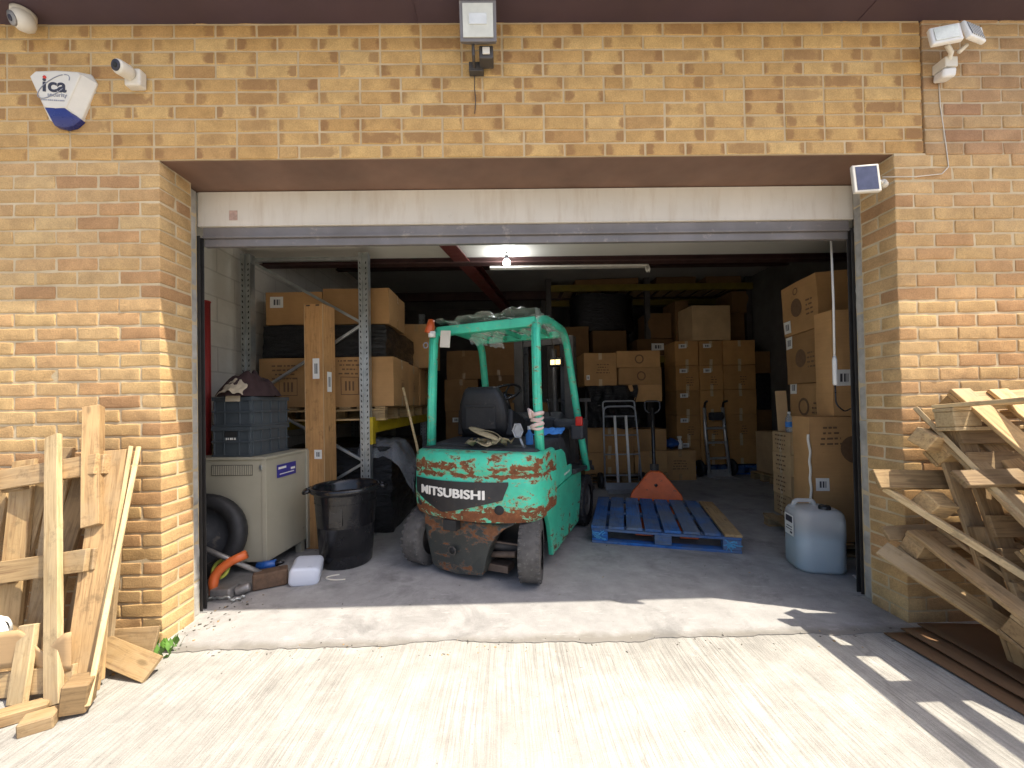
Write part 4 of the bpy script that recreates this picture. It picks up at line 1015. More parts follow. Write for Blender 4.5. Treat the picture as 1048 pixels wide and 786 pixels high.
# black wheel leaning against its front
ty = thing('wheel', 'black rubber wheel leaning against the front of the beige cabinet', 'wheel', (-2.36, .695, .335), (R(80), 0, R(6)))
mb = MB(); mb.lathe([(.20, -.045), (.26, -.055), (.292, -.035), (.30, 0), (.292, .035), (.26, .055), (.20, .045), (.19, 0)], 40, cap=False); mb.lathe([(.20, -.045), (.19, 0), (.20, .045)], 40, cap=False); mb.build('tyre', M['tyre_black'], ty)
mb = MB(); mb.lathe([(.20, .02), (.16, .005), (.07, .012), (.05, .035), (.0, .035)], 32, cap=False); mb.lathe([(.20, -.02), (.0, -.02)], 32, cap=False); mb.build('rim', M['hood'], ty)
def crate(label, z, rz, loc):
    c = thing('crate', label, 'crate', (loc[0], loc[1], z), (0, 0, rz), 'dark grey crates on the cabinet')
    Wc, Dc, H = .30, .42, .225
    mb = MB(); t = .006
    mb.span((-Wc/2, -Dc/2, 0), (Wc/2, -Dc/2 + t, H)); mb.span((-Wc/2, Dc/2 - t, 0), (Wc/2, Dc/2, H)); mb.span((-Wc/2, -Dc/2 + t, 0), (-Wc/2 + t, Dc/2 - t, H)); mb.span((Wc/2 - t, -Dc/2 + t, 0), (Wc/2, Dc/2 - t, H)); mb.span((-Wc/2 + t, -Dc/2 + t, 0), (Wc/2 - t, Dc/2 - t, .008))
    mb.build('box_wall', M['grey_plastic'], c, bevel=.002)
    mb = MB(); e = .010
    for (z0, z1) in ((H - .03, H), (.105, .118), (.0, .014)):
        mb.span((-Wc/2 - e, -Dc/2 - e, z0), (Wc/2 + e, -Dc/2 - .0005, z1)); mb.span((-Wc/2 - e, Dc/2 + .0005, z0), (Wc/2 + e, Dc/2 + e, z1)); mb.span((Wc/2 + .0005, -Dc/2 - .0005, z0), (Wc/2 + e, Dc/2 + .0005, z1)); mb.span((-Wc/2 - e, -Dc/2 - .0005, z0), (-Wc/2 - .0005, Dc/2 + .0005, z1))
    for y in (-.19, -.10, 0, .10, .19): mb.span((Wc/2 + .001, y - .005, .015), (Wc/2 + .009, y + .005, H - .031))
    for x in (-.14, -.06, .06, .14): mb.span((x - .005, -Dc/2 - .009, .015), (x + .005, -Dc/2 - .001, H - .031))
    mb.build('ribs', M['grey_plastic'], c, bevel=.0015)
    return c
CX, CY = -2.215, 1.045
k1 = crate('dark grey plastic crate on the beige cabinet, lower of two', .8835, R(-6), (CX, CY))
mb = MB(); mb.span((-.05, -.2225, .15), (.05, -.2215, .19)); mb.build('hand_hole', M['slot'], k1)
mb = MB()
for i, w_ in enumerate((.012, .008, .014, .008, .012)): mb.span((-.04 + i * .017, -.2225, .128), (-.04 + i * .017 + w_, -.2215, .144))
mb.build('marking', M['letter'], k1)
crate('dark grey plastic crate under the jacket, upper of two', 1.110, R(-5), (CX, CY + .004))
def clothpile(name, mat, label, c, rx, ry, h, seed, nu=34, nv=18, cat='jacket'):
    mb = MB()
    def fn(u, v):
        a = 6.28318 * u; r = v
        x = rx * math.cos(a) * r * (1 + .22 * nz((math.cos(a) * 2, math.sin(a) * 2, seed), 1)); y = ry * math.sin(a) * r * (1 + .22 * nz((math.sin(a) * 2, math.cos(a) * 2, seed), 1))
        z = h * (1 - v ** 2.5) * (1 + .5 * nz((x * 14, y * 14, seed), 1)) + .02 * nz((x * 30, y * 30, seed), 1) * (1 - v) + (.012 * abs(nz((a, 0, seed), 2)))
        return (c[0] + x, c[1] + y, c[2] + max(.002, z))
    mb.grid(fn, nu, nv); o = mb.build(name, M[mat], None, fixn=False); s_ = o.modifiers.new('sub', 'SUBSURF'); s_.levels = 1; s_.render_levels = 1
    return tag(o, label, cat)
ja = clothpile('jacket', 'cloth_dark', 'dark maroon jacket heaped on the upper grey crate', (CX - .0, CY - .02, 1.337), .20, .255, .17, 3)
mb = MB(); mb.grid(lambda u, v: (CX - .11 + .20 * u, CY - .13 - .125 * v - .03 * math.sin(u * 3), 1.345 + .085 * (1 - v) + .045 * math.sin(u * 3.0) * (1 - v * .4) + .02 * nz((u * 6, v * 5, 7), 1)), 18, 14)
mb.build('pale_lining', M['cloth_cream'], ja, fixn=False)
mb = MB(); mb.grid(lambda u, v: (CX - .055 + .11 * u, CY - .226 - .004 * v, 1.345 - .045 * v + .006 * nz((u * 5, v * 2, 1), 1)), 8, 6); mb.build('hanging_flap', M['cloth_cream'], ja, fixn=False)
# ------------------------------------------------------------------ bin, small can, tools
bn = thing('bin', 'large black plastic dustbin full of rubbish beside the tall box', 'bin', (-1.475, 1.05, 0), (0, 0, R(0)))
bn.scale = (.90, .90, 1)
mb = MB(); mb.lathe([(.0, .012), (.20, .012), (.205, 0), (.215, .01), (.232, .20), (.262, .56), (.268, .575), (.290, .577), (.298, .590), (.296, .612), (.284, .618), (.272, .608), (.262, .58), (.225, .1), (.0, .08)], 44, cap=False); mb.build('tub', M['bin_black'], bn)
for s_ in (R(200), R(20)):
    mb = MB(); a = s_; c, s2_ = math.cos(a), math.sin(a); t = Vector((-s2_, c, 0)); rr = Vector((c, s2_, 0))
    mb.tube(fillet([rr * .285 + t * .07 + Vector((0, 0, .60)), rr * .335 + t * .065 + Vector((0, 0, .585)), rr * .335 - t * .065 + Vector((0, 0, .585)), rr * .285 - t * .07 + Vector((0, 0, .60))], .03), .016, 8); mb.build('handle', M['bin_black'], bn)
mb = MB(); mb.box((.0, -.2515, .42), (.11, .006, .17), (R(-4.6), 0, 0)); mb.build('moulded_panel', M['bin_black'], bn, rot=(0, 0, R(3)), bevel=.002)
mb = MB(); mb.lathe([(.262, .50), (.20, .54), (.11, .50), (.06, .56), (.0, .57)], 20, cap=False); mb.build('bin_liner', M['black_wrap'], bn)
def canister(name, label, d, loc, rot, mat, liquid=None, labelpatch=False, neck=(.0, .0)):
    c = thing(name, label, 'jerrycan', loc, rot); W, D, H = d
    def ring(z, s_):
        r = .28 * min(W, D); pts = []
        for (sx, sy, a0) in ((1, -1, -90), (1, 1, 0), (-1, 1, 90), (-1, -1, 180)):
            for k in range(6):
                a = R(a0 + 90 * k / 5); pts.append((sx * (W/2 - r) * s_ + r * s_ * math.cos(a), sy * (D/2 - r) * s_ + r * s_ * math.sin(a), z))
        return pts
    return c, ring
c, ring = canister('jerrycan', 'small white plastic jerrycan lying on the floor by the bin', (.20, .13, .25), (-1.635, .735, .066), (R(-86), R(6), R(18)), 'white_pipe')
mb = MB(); mb.loft([ring(-.125, .8), ring(-.118, .95), ring(-.10, 1), ring(-.02, .985), ring(0, .97), ring(.02, .985), ring(.08, 1), ring(.105, .93), ring(.125, .6)]); mb.build('body', plain('bluish_white_plastic', (.62, .66, .74), .35, 0, .05, 6, .04), c)
mb = MB(); mb.tube(fillet([(-.07, 0, .10), (-.06, 0, .165), (.01, 0, .165), (.02, 0, .11)], .03), .013, 8); mb.build('handle', plain('bluish_white_handle', (.62, .66, .74), .35), c)
mb = MB(); mb.tube([(.06, 0, .11), (.06, 0, .15)], .022, 14); mb.build('cap', M['white_pipe'], c)
# big translucent jerrycan at the right
c, ring = canister('jerrycan', 'large translucent jerrycan half full of bluish liquid by the right door frame', (.32, .29, .46), (2.09, .72, 0), (0, 0, R(-12)), 'hdpe')
prof = [(.0, .82), (.006, .93), (.03, 1.0), (.20, 1.0), (.215, .985), (.23, 1.0), (.37, 1.0), (.41, .96), (.435, .86), (.445, .7)]
mb = MB(); mb.loft([ring(z, s_) for z, s_ in prof]); mb.build('body', M['hdpe'], c)
mb = MB(); mb.loft([ring(z, s_) for z, s_ in ((.005, .85), (.03, .975), (.20, .975), (.255, .975))]); mb.build('liquid', M['liquid'], c)
mb = MB(); mb.lathe([(.038, .44), (.038, .462), (.034, .47), (0, .47)], 20, cap=False); mb.build('cap', M['black_plastic'], c, loc=(.04, -.06, .0))
mb = MB(); mb.tube(fillet([(-.12, .05, .42), (-.10, .05, .478), (.02, .05, .478), (.03, .05, .43)], .03), .016, 8); mb.build('handle', M['hdpe'], c)
mb = MB(); mb.span((-.1725, -.075, .24), (-.1708, .045, .39)); lb_ = mb.build('label', M['paper'], c)
mb = MB(); mb.span((-.1738, -.065, .335), (-.1728, .03, .38)); mb.span((-.1738, -.06, .30), (-.1728, .02, .306)); mb.span((-.1738, -.06, .28), (-.1728, .03, .286)); mb.span((-.1738, -.06, .255), (-.1728, -.03, .27)); mb.build('label_print', M['ink'], lb_)
mb = MB(); mb.span((.171, -.04, .20), (.174, .06, .34)); mb.build('label', M['paper'], c)
mb = MB(); mb.grid(lambda u, v: (2.20 + .05 * u + .02 * v, .50 + .06 * v, .004 + .014 * abs(nz((u * 4, v * 4, 1), 1))), 6, 6); tag(mb.build('paper_scrap', M['paper'], fixn=False), 'white paper scrap on the floor by the large jerrycan', 'paper')
mb = MB(); mb.grid(lambda u, v: (-1.79 + .17 * u + .04 * v, .93 + .11 * v, .004 + .03 * abs(nz((u * 3, v * 3, 5), 1))), 8, 6); tag(mb.build('paper_scrap', M['paper'], fixn=False), 'white paper scrap on the floor at the foot of the beige cabinet', 'paper')
mb = MB(); mb.tube([(-1.30 + .13 * math.cos(a) - .02 * a, .74 + .05 * math.sin(a), .006) for a in [2.2 + i * .25 for i in range(13)]], .005, 6); tag(mb.build('string_loop', M['pvc_cream']), 'loop of pale string on the floor below the bin', 'string')
# sledgehammer, orange blower, clamp, tape ring, wooden block
q = thing('sledgehammer', 'sledgehammer with a grey handle leaning by the left door frame', 'sledgehammer', (-1.90, .60, 0))
mb = MB(); mb.tube([(.05, .03, .07), (-.33, -.09, .33)], .017, 10); mb.build('handle', M['sheet_metal_dull'], q)
mb = MB(); mb.span((-.10, -.05, -.055), (.11, .05, .055)); mb.build('head', plain('rusty_hammer_head', (.13, .08, .05), .8, .2, .4, 20, .4), q, loc=(.06, .03, .06), rot=(0, R(0), R(28)), bevel=.012, seg=3)
q = thing('brush_cutter', 'orange power tool with a curved handle on the floor by the left door frame', 'power tool', (-2.06, .50, 0))
mb = MB(); mb.tube(fillet([(-.06, -.03, .02), (-.07, .0, .14), (.0, .03, .21), (.10, .07, .25)], .09, 8), [.018] + [.03] * 19, 10); mb.build('handle', M['orange_plastic'], q)
mb = MB(); mb.span((-.06, -.06, .0), (.07, .05, .07)); mb.tube([(.07, .0, .03), (.15, .03, .05)], .03, 10); mb.build('motor_housing', M['sheet_metal_dull'], q, bevel=.012, seg=3)
mb = MB(); r3 = random.Random(4)
pts = [Vector((-.05, -.05, .02))]
for i in range(30): pts.append(pts[-1] + Vector((r3.uniform(-.01, .022), r3.uniform(-.014, .013), r3.uniform(-.01, .012)))); pts[-1].z = min(max(pts[-1].z, .012), .06)
mb.tube(pts, .007, 6); mb.build('chain', M['galv'], q)
mb = MB(); mb.tube([(-2.13 + .05 * math.cos(a), .56 + .02 * math.sin(a), .155 + .05 * math.sin(a)) for a in [i * .35 for i in range(19)]], .012, 8); tag(mb.build('tape_ring', plain('yellow_green_plastic', (.42, .45, .07), .5)), 'yellow green plastic ring by the orange power tool', 'ring')
q = thing('hand_drill', 'small blue power tool lying by the sledgehammer head', 'power tool', (-1.93, .72, .0))
mb = MB(); mb.tube([(-.05, 0, .10), (.07, .02, .115)], [.035, .028], 12); mb.tube([(-.02, .0, .09), (-.035, -.03, .012)], .02, 10); mb.build('body', M['blue_plastic'], q)
mb = MB(); mb.tube([(.07, .02, .115), (.12, .03, .12)], [.022, .01], 10); mb.build('chuck', M['black_plastic'], q)
mb = MB(); r3 = random.Random(9); pts = [Vector((-1.92, .70, .006))]
for i in range(26): pts.append(pts[-1] + Vector((.014 + r3.uniform(-.01, .012), r3.uniform(-.012, .022), 0)))
mb.tube(pts, .005, 6); tag(mb.build('cable', plain('tan_cable', (.34, .27, .17), .6)), 'thin tan cable on the floor along the beige cabinet', 'cable')

# ------------------------------------------------------------------ right hand stack by the jamb
rz = R(-9)
def rs(x, y): return (2.42 + x * math.cos(rz) - y * math.sin(rz), 1.15 + x * math.sin(rz) + y * math.cos(rz))
GW = 'cartons by the right door frame'
pallet('low pallet under the woven cartons by the right door frame', (2.25, .90, 0), (0, 0, rz), 1.1, .85, 7, .1, mat='wood_old', blk=.05)
zb = .019 * 3 + .05 + .004
# checker of small flat cartons seen on the left face
k = 0
for lv in range(4):
    for j in range(2):
        x, y = rs(.155, .16 + j * .325)
        carton('small woven pattern carton, %s row, %s, left of the white foam strip' % (('bottom', 'second', 'third', 'top')[lv], ('near side' , 'far side')[j]), x, y, zb + lv * .203, (.30, .318, .20), rz + rnd.uniform(-.01, .01), 'card_lt', GW, tape='left', tmat='tape_lt', marks=[('lines', 'l', .5, .5, .2)])
LC = R(-5)
carton('large carton with a round print and white label beside the large jerrycan', 2.56, .985, zb, (.66, .20, .985), LC, 'card', GW, lab=[('f', .13, .46, .10, .10), ('f', .60, .62, .06, .14)], marks=[('disc', 'f', .50, .74, .105), ('lines', 'f', .24, .84, .17)], tape=None)
mb = MB(); x0, y0 = 2.218, .915
mb.grid(lambda u, v: (x0 + .022 * (u - .5) + .012 * nz((v * 7, 0, 0), 1, 4), y0 - .006 - .010 * math.sin(3.14 * u) + .004 * nz((v * 9, u, 0), 1), .36 + .60 * v), 4, 30)
tag(mb.build('foam_strip', M['pvc_cream'], fixn=False), 'white foam strip squeezed between woven carton and large carton', 'foam strip')
GT = 'leaning cartons above the woven cartons'
lx = 0
for i, (z, H, w_, off, lbz) in enumerate(((.945, .44, .50, .02, .92), (1.392, .47, .50, .0, .86), (1.868, .48, .50, -.015, .18))):
    x, y = rs(.395 + off, .35)
    carton('big brown carton with a dark disc, %s of three leaning above the woven cartons' % ('lowest', 'middle', 'topmost')[i], x, y, z, (w_, .52, H), rz + R((1, -1, 2)[i]), 'card', GT, lab=[('l', .13, lbz, .11, .12)], marks=[('disc' if i else 'ring', 'l', .45 + .05 * (i == 1), .50, .085), ('lines', 'l', .80, .42, .13)] + ([('ring', 'l', .45, .82, .035)] if i == 2 else []), tape=None, tilt=(R((0, -1, -1.5)[i]), R((0, -1, -1.5)[i])))
carton('brown carton with a white label standing behind the white pull rod', 2.66, .985, 1.10, (.46, .19, .84), R(-5), 'card', GT, lab=[('f', .17, .36, .12, .13)], tape=None)
carton('narrow brown carton high beside the topmost leaning carton', 2.98, 1.50, 1.945, (.42, .5, .34), rz, 'card_dk', GT, tape=None)
carton('plain brown carton filling the gap beside the leaning cartons', 2.98, 1.48, 1.11, (.42, .5, .82), rz, 'card', GT, tape=None)
carton('plain brown carton low beside the woven cartons', 2.98, 1.50, zb, (.42, .5, .985), rz, 'card', GW, tape=None)
q = thing('water_bottle', 'small clear water bottle standing on the woven cartons', 'bottle', (2.44, 1.12, zb + .812))
q.location.x, q.location.y = rs(.05, .42)
mb = MB(); mb.lathe([(0, .0), (.028, .0), (.031, .01), (.031, .07), (.029, .075), (.031, .08), (.030, .13), (.014, .165), (.012, .18)], 18, cap=False); mb.build('body', M['bottle'], q)
mb = MB(); mb.lathe([(.0315, .05), (.0318, .10)], 18, cap=False); mb.build('wrapper', M['blue_cloth'], q)
mb = MB(); mb.lathe([(.014, .178), (.014, .195), (0, .196)], 14, cap=False); mb.build('cap', M['white_pipe'], q)
mb = MB(); mb.box((0, 0, .20), (.10, .012, .40), (R(-6), 0, 0)); o = mb.build('cardboard_offcut', M['card_lt'], None, (rs(.07, .58)[0], rs(.07, .58)[1], zb + .812), (0, 0, rz), bevel=.002); tag(o, 'upright cardboard offcut behind the water bottle', 'cardboard')

# ------------------------------------------------------------------ hand trucks and pallet truck
ht = thing('hand_truck', 'tall grey tubular hand truck with two white skid bars', 'hand truck', (1.46, 3.33, 0), (0, 0, R(-4)))
Wh = .235; lean = .20
def hp(x, s_, o=0): return (x, lean * s_ / 1.25 + o, .05 + 1.2 * s_ / 1.25)
mb = MB(); mb.tube(fillet([hp(-Wh - .02, 0), hp(-Wh, .9), hp(-Wh + .01, 1.17), hp(Wh - .01, 1.17), hp(Wh, .9), hp(Wh + .02, 0)], .09), .013, 10); mb.build('frame', M['tube_grey'], ht)
mb = MB(); mb.tube(fillet([hp(-Wh + .005, .95, .02), hp(-Wh + .005, 1.25, .02), hp(Wh - .005, 1.25, .02), hp(Wh - .005, .95, .02)], .05), .011, 8); mb.build('handle', M['tube_grey'], ht)
for s_ in (.16, .46, .74, 1.02):
    mb = MB(); mb.tube([hp(-Wh, s_), hp(Wh, s_)], .011, 8); mb.build('crossbar', M['tube_grey'], ht)
for x in (-.075, .085):
    mb = MB(); a, b_ = hp(x, .06, -.012), hp(x, 1.03, -.012); mb.tube([a, b_], .017, 4, square=.8); mb.build('skid_bar', M['white_bar'], ht)
mb = MB(); mb.span((-.25, -.24, .004), (.25, .0, .010)); mb.span((-.25, -.004, .01), (.25, .004, .10)); mb.build('toe_plate', M['tube_grey'], ht, bevel=.002)
for sg in (-1, 1):
    mb = MB(); mb.lathe([(.05, -.03), (.10, -.032), (.115, -.015), (.115, .015), (.10, .032), (.05, .03)], 24, 0, Matrix.Rotation(R(90), 4, 'Y'), cap=False); mb.lathe([(.05, -.03), (.05, .03)], 24, 0, Matrix.Rotation(R(90), 4, 'Y'), cap=True); mb.build('wheel', M['tyre_black'], ht, loc=(sg * .30, .12, .115))
    mb = MB(); mb.tube([(sg * .24, .0, .10), (sg * .24, .12, .115), (sg * .24, .06, .45)], .009, 6); mb.build('axle_bracket', M['tube_grey'], ht)
h2 = thing('hand_truck', 'bare aluminium sack truck with black wheels before the tall stack', 'hand truck', (3.24, 4.10, 0), (0, 0, R(3)))
for sg in (-1, 1):
    mb = MB(); mb.tube([(sg * .17, 0, .06), (sg * .165, .10, .75), (sg * .155, .13, 1.12)], .022, 4, square=.8); mb.build('rail', M['alu'], h2)
    mb = MB(); mb.tube([(sg * .155, .13, 1.10), (sg * .155, .10, 1.20), (sg * .17, .02, 1.22)], .018, 8); mb.build('grip', M['black_plastic'], h2)
    mb = MB(); mb.lathe([(.06, -.03), (.115, -.034), (.135, -.015), (.135, .015), (.115, .034), (.06, .03)], 24, 0, Matrix.Rotation(R(90), 4, 'Y'), cap=False); mb.lathe([(.06, -.02), (.06, .02)], 20, 0, Matrix.Rotation(R(90), 4, 'Y')); mb.build('wheel', M['tyre_black'], h2, loc=(sg * .27, .10, .135))
for z in (.30, .55, .78):
    mb = MB(); mb.span((-.16, .13 * z - .03, z - .018), (.16, .13 * z + .0, z + .018)); mb.build('crossbar', M['alu'], h2, bevel=.004)
mb = MB(); mb.span((-.20, -.20, .006), (.20, .0, .014)); mb.span((-.2, -.0, .006), (.2, .012, .12)); mb.build('toe_plate', M['alu'], h2, bevel=.002)
mb = MB(); mb.lathe([(.02, -.12), (.06, -.10), (.06, .10), (.02, .12)], 16, 0, Matrix.Rotation(R(90), 4, 'Y')); mb.span((-.10, -.07, -.07), (.06, .05, .05)); mb.build('winch', M['hood'], h2, loc=(.01, .07, .98), bevel=.006)
pj = thing('pallet_truck', 'orange pallet truck with a black handle behind the blue pallet', 'pallet truck', (1.534, 2.344, 0), (0, 0, R(-16.5)))
mb = MB(); 
tri = [(-.285, .14), (-.24, .11), (.24, .11), (.285, .14), (.27, .19), (.085, .42), (.05, .44), (-.05, .44), (-.085, .42), (-.27, .19)]
mb.loft([[(x, -.10 + (z - .1) * .12, z) for x, z in tri], [(x * .96, .02, z) for x, z in tri]], 0, False); mb.build('body', M['orange'], pj, bevel=.012, seg=3)
mb = MB(); mb.lathe([(.018, 0), (.018, .004)], 14, 0, Matrix.Translation((0, -.083, .29)) @ Matrix.Rotation(R(80), 4, 'X')); mb.build('badge', M['slot'], pj)
for sg in (-1, 1):
    mb = MB(); mb.span((sg * .185 - .075, -1.12, .050), (sg * .185 + .075, -.08, .092)); mb.build('fork', M['orange'], pj, bevel=.004)
    mb = MB(); mb.lathe([(.0, -.025), (.09, -.025), (.09, .025), (0, .025)], 22, 0, Matrix.Rotation(R(90), 4, 'Y'), cap=False); mb.build('wheel', M['tyre_black'], pj, loc=(sg * .07, .12, .09))
mb = MB(); mb.tube([(0, .06, .12), (0, .10, .50)], .05, 14); mb.build('pump', M['dark_steel'], pj)
mb = MB(); mb.tube(fillet([(0, .10, .36), (0, .15, .6), (0, .20, 1.16)], .1), .021, 10); mb.tube(fillet([(0, .19, 1.08), (-.085, .195, 1.13), (-.085, .205, 1.24), (.085, .205, 1.24), (.085, .195, 1.13), (0, .19, 1.08)], .035), .012, 8); mb.build('handle', M['black_plastic'], pj)

# ------------------------------------------------------------------ forklift (local: x right, y forward, z up, origin under the rear axle)
fk = thing('forklift', 'rusty green electric forklift with chipped paint parked in the doorway', 'forklift', (-.411, .80, 0), (0, 0, R(-24.3)))
HW = .535
def surf(x): return -.045 - .165 * (1 - min(1, abs(x) / HW) ** 2.2)
def plan(s=1.0, back=.34, dy=0.0):
    pts = []; n = 30
    for i in range(n + 1):
        x = -HW + 2 * HW * i / n
        y = surf(x)
        e = abs(x) / HW
        if e > .88: y += (e - .88) / .12 * .035 + max(0, e - .96) / .04 * .03
        pts.append((x * s, y * (1 + (s - 1) * .3) + dy))
    pts += [(HW * s, back), (-HW * s, back)]
    return pts
mb = MB()
rings = []
for z, s_, dy in ((.425, .93, .02), (.43, .965, .006), (.46, .985, .0), (.54, 1.0, -.004), (.60, 1.0, -.004), (.66, .998, .0), (.735, .996, .002), (.742, .986, .008), (.756, .986, .008), (.764, .996, .002), (.83, .992, .002), (.872, .985, .008), (.892, .968, .018), (.90, .94, .03)):
    rings.append([(x, y, z) for x, y in plan(s_, .34, dy)])
mb.loft(rings, 0, True)
cw = mb.build('counterweight', M['green_cw'], fk)
cw.modifiers.new('es', 'EDGE_SPLIT').split_angle = R(50)
# skirt below, between the wheels
mb = MB(); cx = -.065
sk = [(-.335, .43), (-.325, .36), (-.295, .25), (-.262, .14), (-.236, .06), (-.19, .042), (.0, .035), (.06, .042), (.20, .05), (.222, .10), (.235, .17), (.262, .25), (.305, .33), (.36, .38), (.43, .415), (.43, .43)]
sk = [(x + cx, z) for x, z in sk]
def sky_(x): return surf(x) + .018
mb.loft([[(x, sky_(x) + (.43 - z) * .05, z) for x, z in sk], [(x, sky_(x) + (.43 - z) * .05 + .10, z) for x, z in sk]], 0, False)
mb.build('skirt', M['green_low'], fk, bevel=.006)
mb = MB(); mb.span((-.085 + cx, surf(-.1) - .001, .352), (.02 + cx, surf(-.1) + .06, .425)); mb.lathe([(.022, 0), (.022, .006)], 16, 0, Matrix.Translation((-.03 + cx, surf(-.1) + .03, .20)) @ Matrix.Rotation(R(90), 4, 'X')); mb.build('tow_pocket', M['slot'], fk)
mb = MB(); mb.lathe([(.030, 0), (.034, .008), (.030, .012), (.024, .010)], 20, 0, Matrix.Translation((-.03 + cx, surf(-.1) + .03, .20)) @ Matrix.Rotation(R(90), 4, 'X'), cap=False)
mb.lathe([(.0, .002), (.032, .002), (.034, .0)], 18, 1, Matrix.Translation((-.41, surf(-.41) - .000, .52)) @ Matrix.Rotation(R(-22), 4, 'Z') @ Matrix.Rotation(R(90), 4, 'X'), cap=False)
mb.lathe([(.0, .004), (.032, .004), (.034, .0)], 18, 1, Matrix.Translation((.28, surf(.28) - .002, .522)) @ Matrix.Rotation(R(16), 4, 'Z') @ Matrix.Rotation(R(90), 4, 'X'), cap=False)
mb.build('drain_holes', [M['dark_steel'], M['slot']], fk)
# name panel following the curve
mb = MB(); n = 40; vs = []
px0, px1 = -.455, .345
for i in range(n + 1):
    x = px0 + (px1 - px0) * i / n
    top = .70 + .012 * (i / n); t = i / n
    xm = .36
    bot = (.59 - (.59 - .478) * (t / xm) ** .9) if t < xm else (.478 + (.60 - .478) * ((t - xm) / (1 - xm)) ** 1.15)
    if t > .95: bot += (t - .95) / .05 * (top - .012 - bot) * .9
    vs += [(x, surf(x) - .0085, bot), (x, surf(x) - .0085, top)]
mb.add(vs, [(2*i, 2*i+2, 2*i+3, 2*i+1) for i in range(n)], 0, True)
pn = mb.build('name_panel', M['panel_black'], fk, fixn=False)
me = text_mesh('MITSUBISHI', .094, .0008, .0012, spacing=1.02)
x0 = min(v.co.x for v in me.vertices); x1 = max(v.co.x for v in me.vertices)
me.materials.clear(); me.materials.append(M['letter'])
ix = 0
bm = bmesh.new(); bm.from_mesh(me)
bmesh.ops.triangulate(bm, faces=bm.faces)
for v in bm.verts:
    x = -.375 + (v.co.x - x0) / (x1 - x0) * .56
    z = .592 + v.co.y * .92; off = v.co.z
    v.co = Vector((x, surf(x) - .0115 - off, z))
bm.to_mesh(me); bm.free()
bm = bmesh.new(); bm.from_mesh(me)      # embolden: the same outlines twice more, a hair to each side
g0 = list(bm.verts) + list(bm.edges) + list(bm.faces)
for k, dx in enumerate((-.0032, .0032)):
    d_ = bmesh.ops.duplicate(bm, geom=g0)['geom']
    for v in d_:
        if isinstance(v, bmesh.types.BMVert): v.co.x += dx; v.co.y += .0003 * (k + 1); v.co.z += .0012 * (k - .5) * 2
bm.to_mesh(me); bm.free()
o = bpy.data.objects.new('lettering', me); COL.objects.link(o); o.parent = pn
# hood deck behind the seat, battery cover sides
mb = MB(); mb.loft([[(x, y, .885) for x, y in ((-.50, .0), (.50, .0), (.50, .32), (-.50, .32))], [(x, y, .915) for x, y in ((-.48, .02), (.48, .02), (.48, .32), (-.48, .32))]], 0, False); mb.build('rear_deck', M['hood'], fk, bevel=.012)
mb = MB(); 
hp_ = [(.10, .60), (.10, .885), (.18, .93), (.52, .955), (.72, .945), (.80, .88), (.83, .70), (.84, .60)]
mb.loft([[(x, y, z) for y, z in hp_] for x in (-.485, .485)], 0, False); mb.build('battery_hood', M['hood'], fk, bevel=.025, seg=3)
# green side covers with rounded top, lower side panels, step
for sg in (-1, 1):
    mb = MB(); q = [(.13, .60), (.13, .80), (.16, .825), (.40, .855), (.58, .85), (.68, .80), (.72, .72), (.74, .655), (.86, .60), (.86, .585), (.13, .56)]
    q = [(.125, .565), (.125, .815), (.17, .845), (.38, .87), (.55, .862), (.64, .82), (.68, .74), (.69, .70), (.84, .70), (.845, .60)]
    X = sg * .50; mb.loft([[(X, y, z) for y, z in q], [(X + sg * .022, y, z) for y, z in q]], 0, False); mb.build('side_cover', M['green'], fk, bevel=.010, seg=2)
    mb = MB(); q = [(.235, .10), (.215, .22), (.18, .34), (.135, .42), (.12, .47), (.12, .558), (.85, .592), (1.16, .60), (1.16, .42), (1.10, .30), (1.06, .19), (1.02, .13)]
    mb.loft([[(sg * .488, y, z) for y, z in q], [(sg * .526, y, z) for y, z in q]], 0, False); mb.build('side_panel', M['green_side'], fk, bevel=.008)
    mb = MB(); q = [(.86, .602), (.90, .64), (1.20, .62), (1.40, .605), (1.66, .56), (1.70, .50), (1.66, .52), (1.40, .56), (1.16, .585)]
    mb.loft([[(sg * .30, y, z) for y, z in q], [(sg * .55, y, z) for y, z in q]], 0, False); mb.build('front_fender', M['hood'], fk, bevel=.008)
tm = MB()
mb = MB()
for i, wd in enumerate((.012, .009, .012, .010, .007, .012, .009, .012)): mb.span((.5225, .60 + i * .022, .635 + i * .0012), (.5235, .60 + i * .022 + wd, .652 + i * .0012))
mb.build('side_marking', M['letter'], fk)
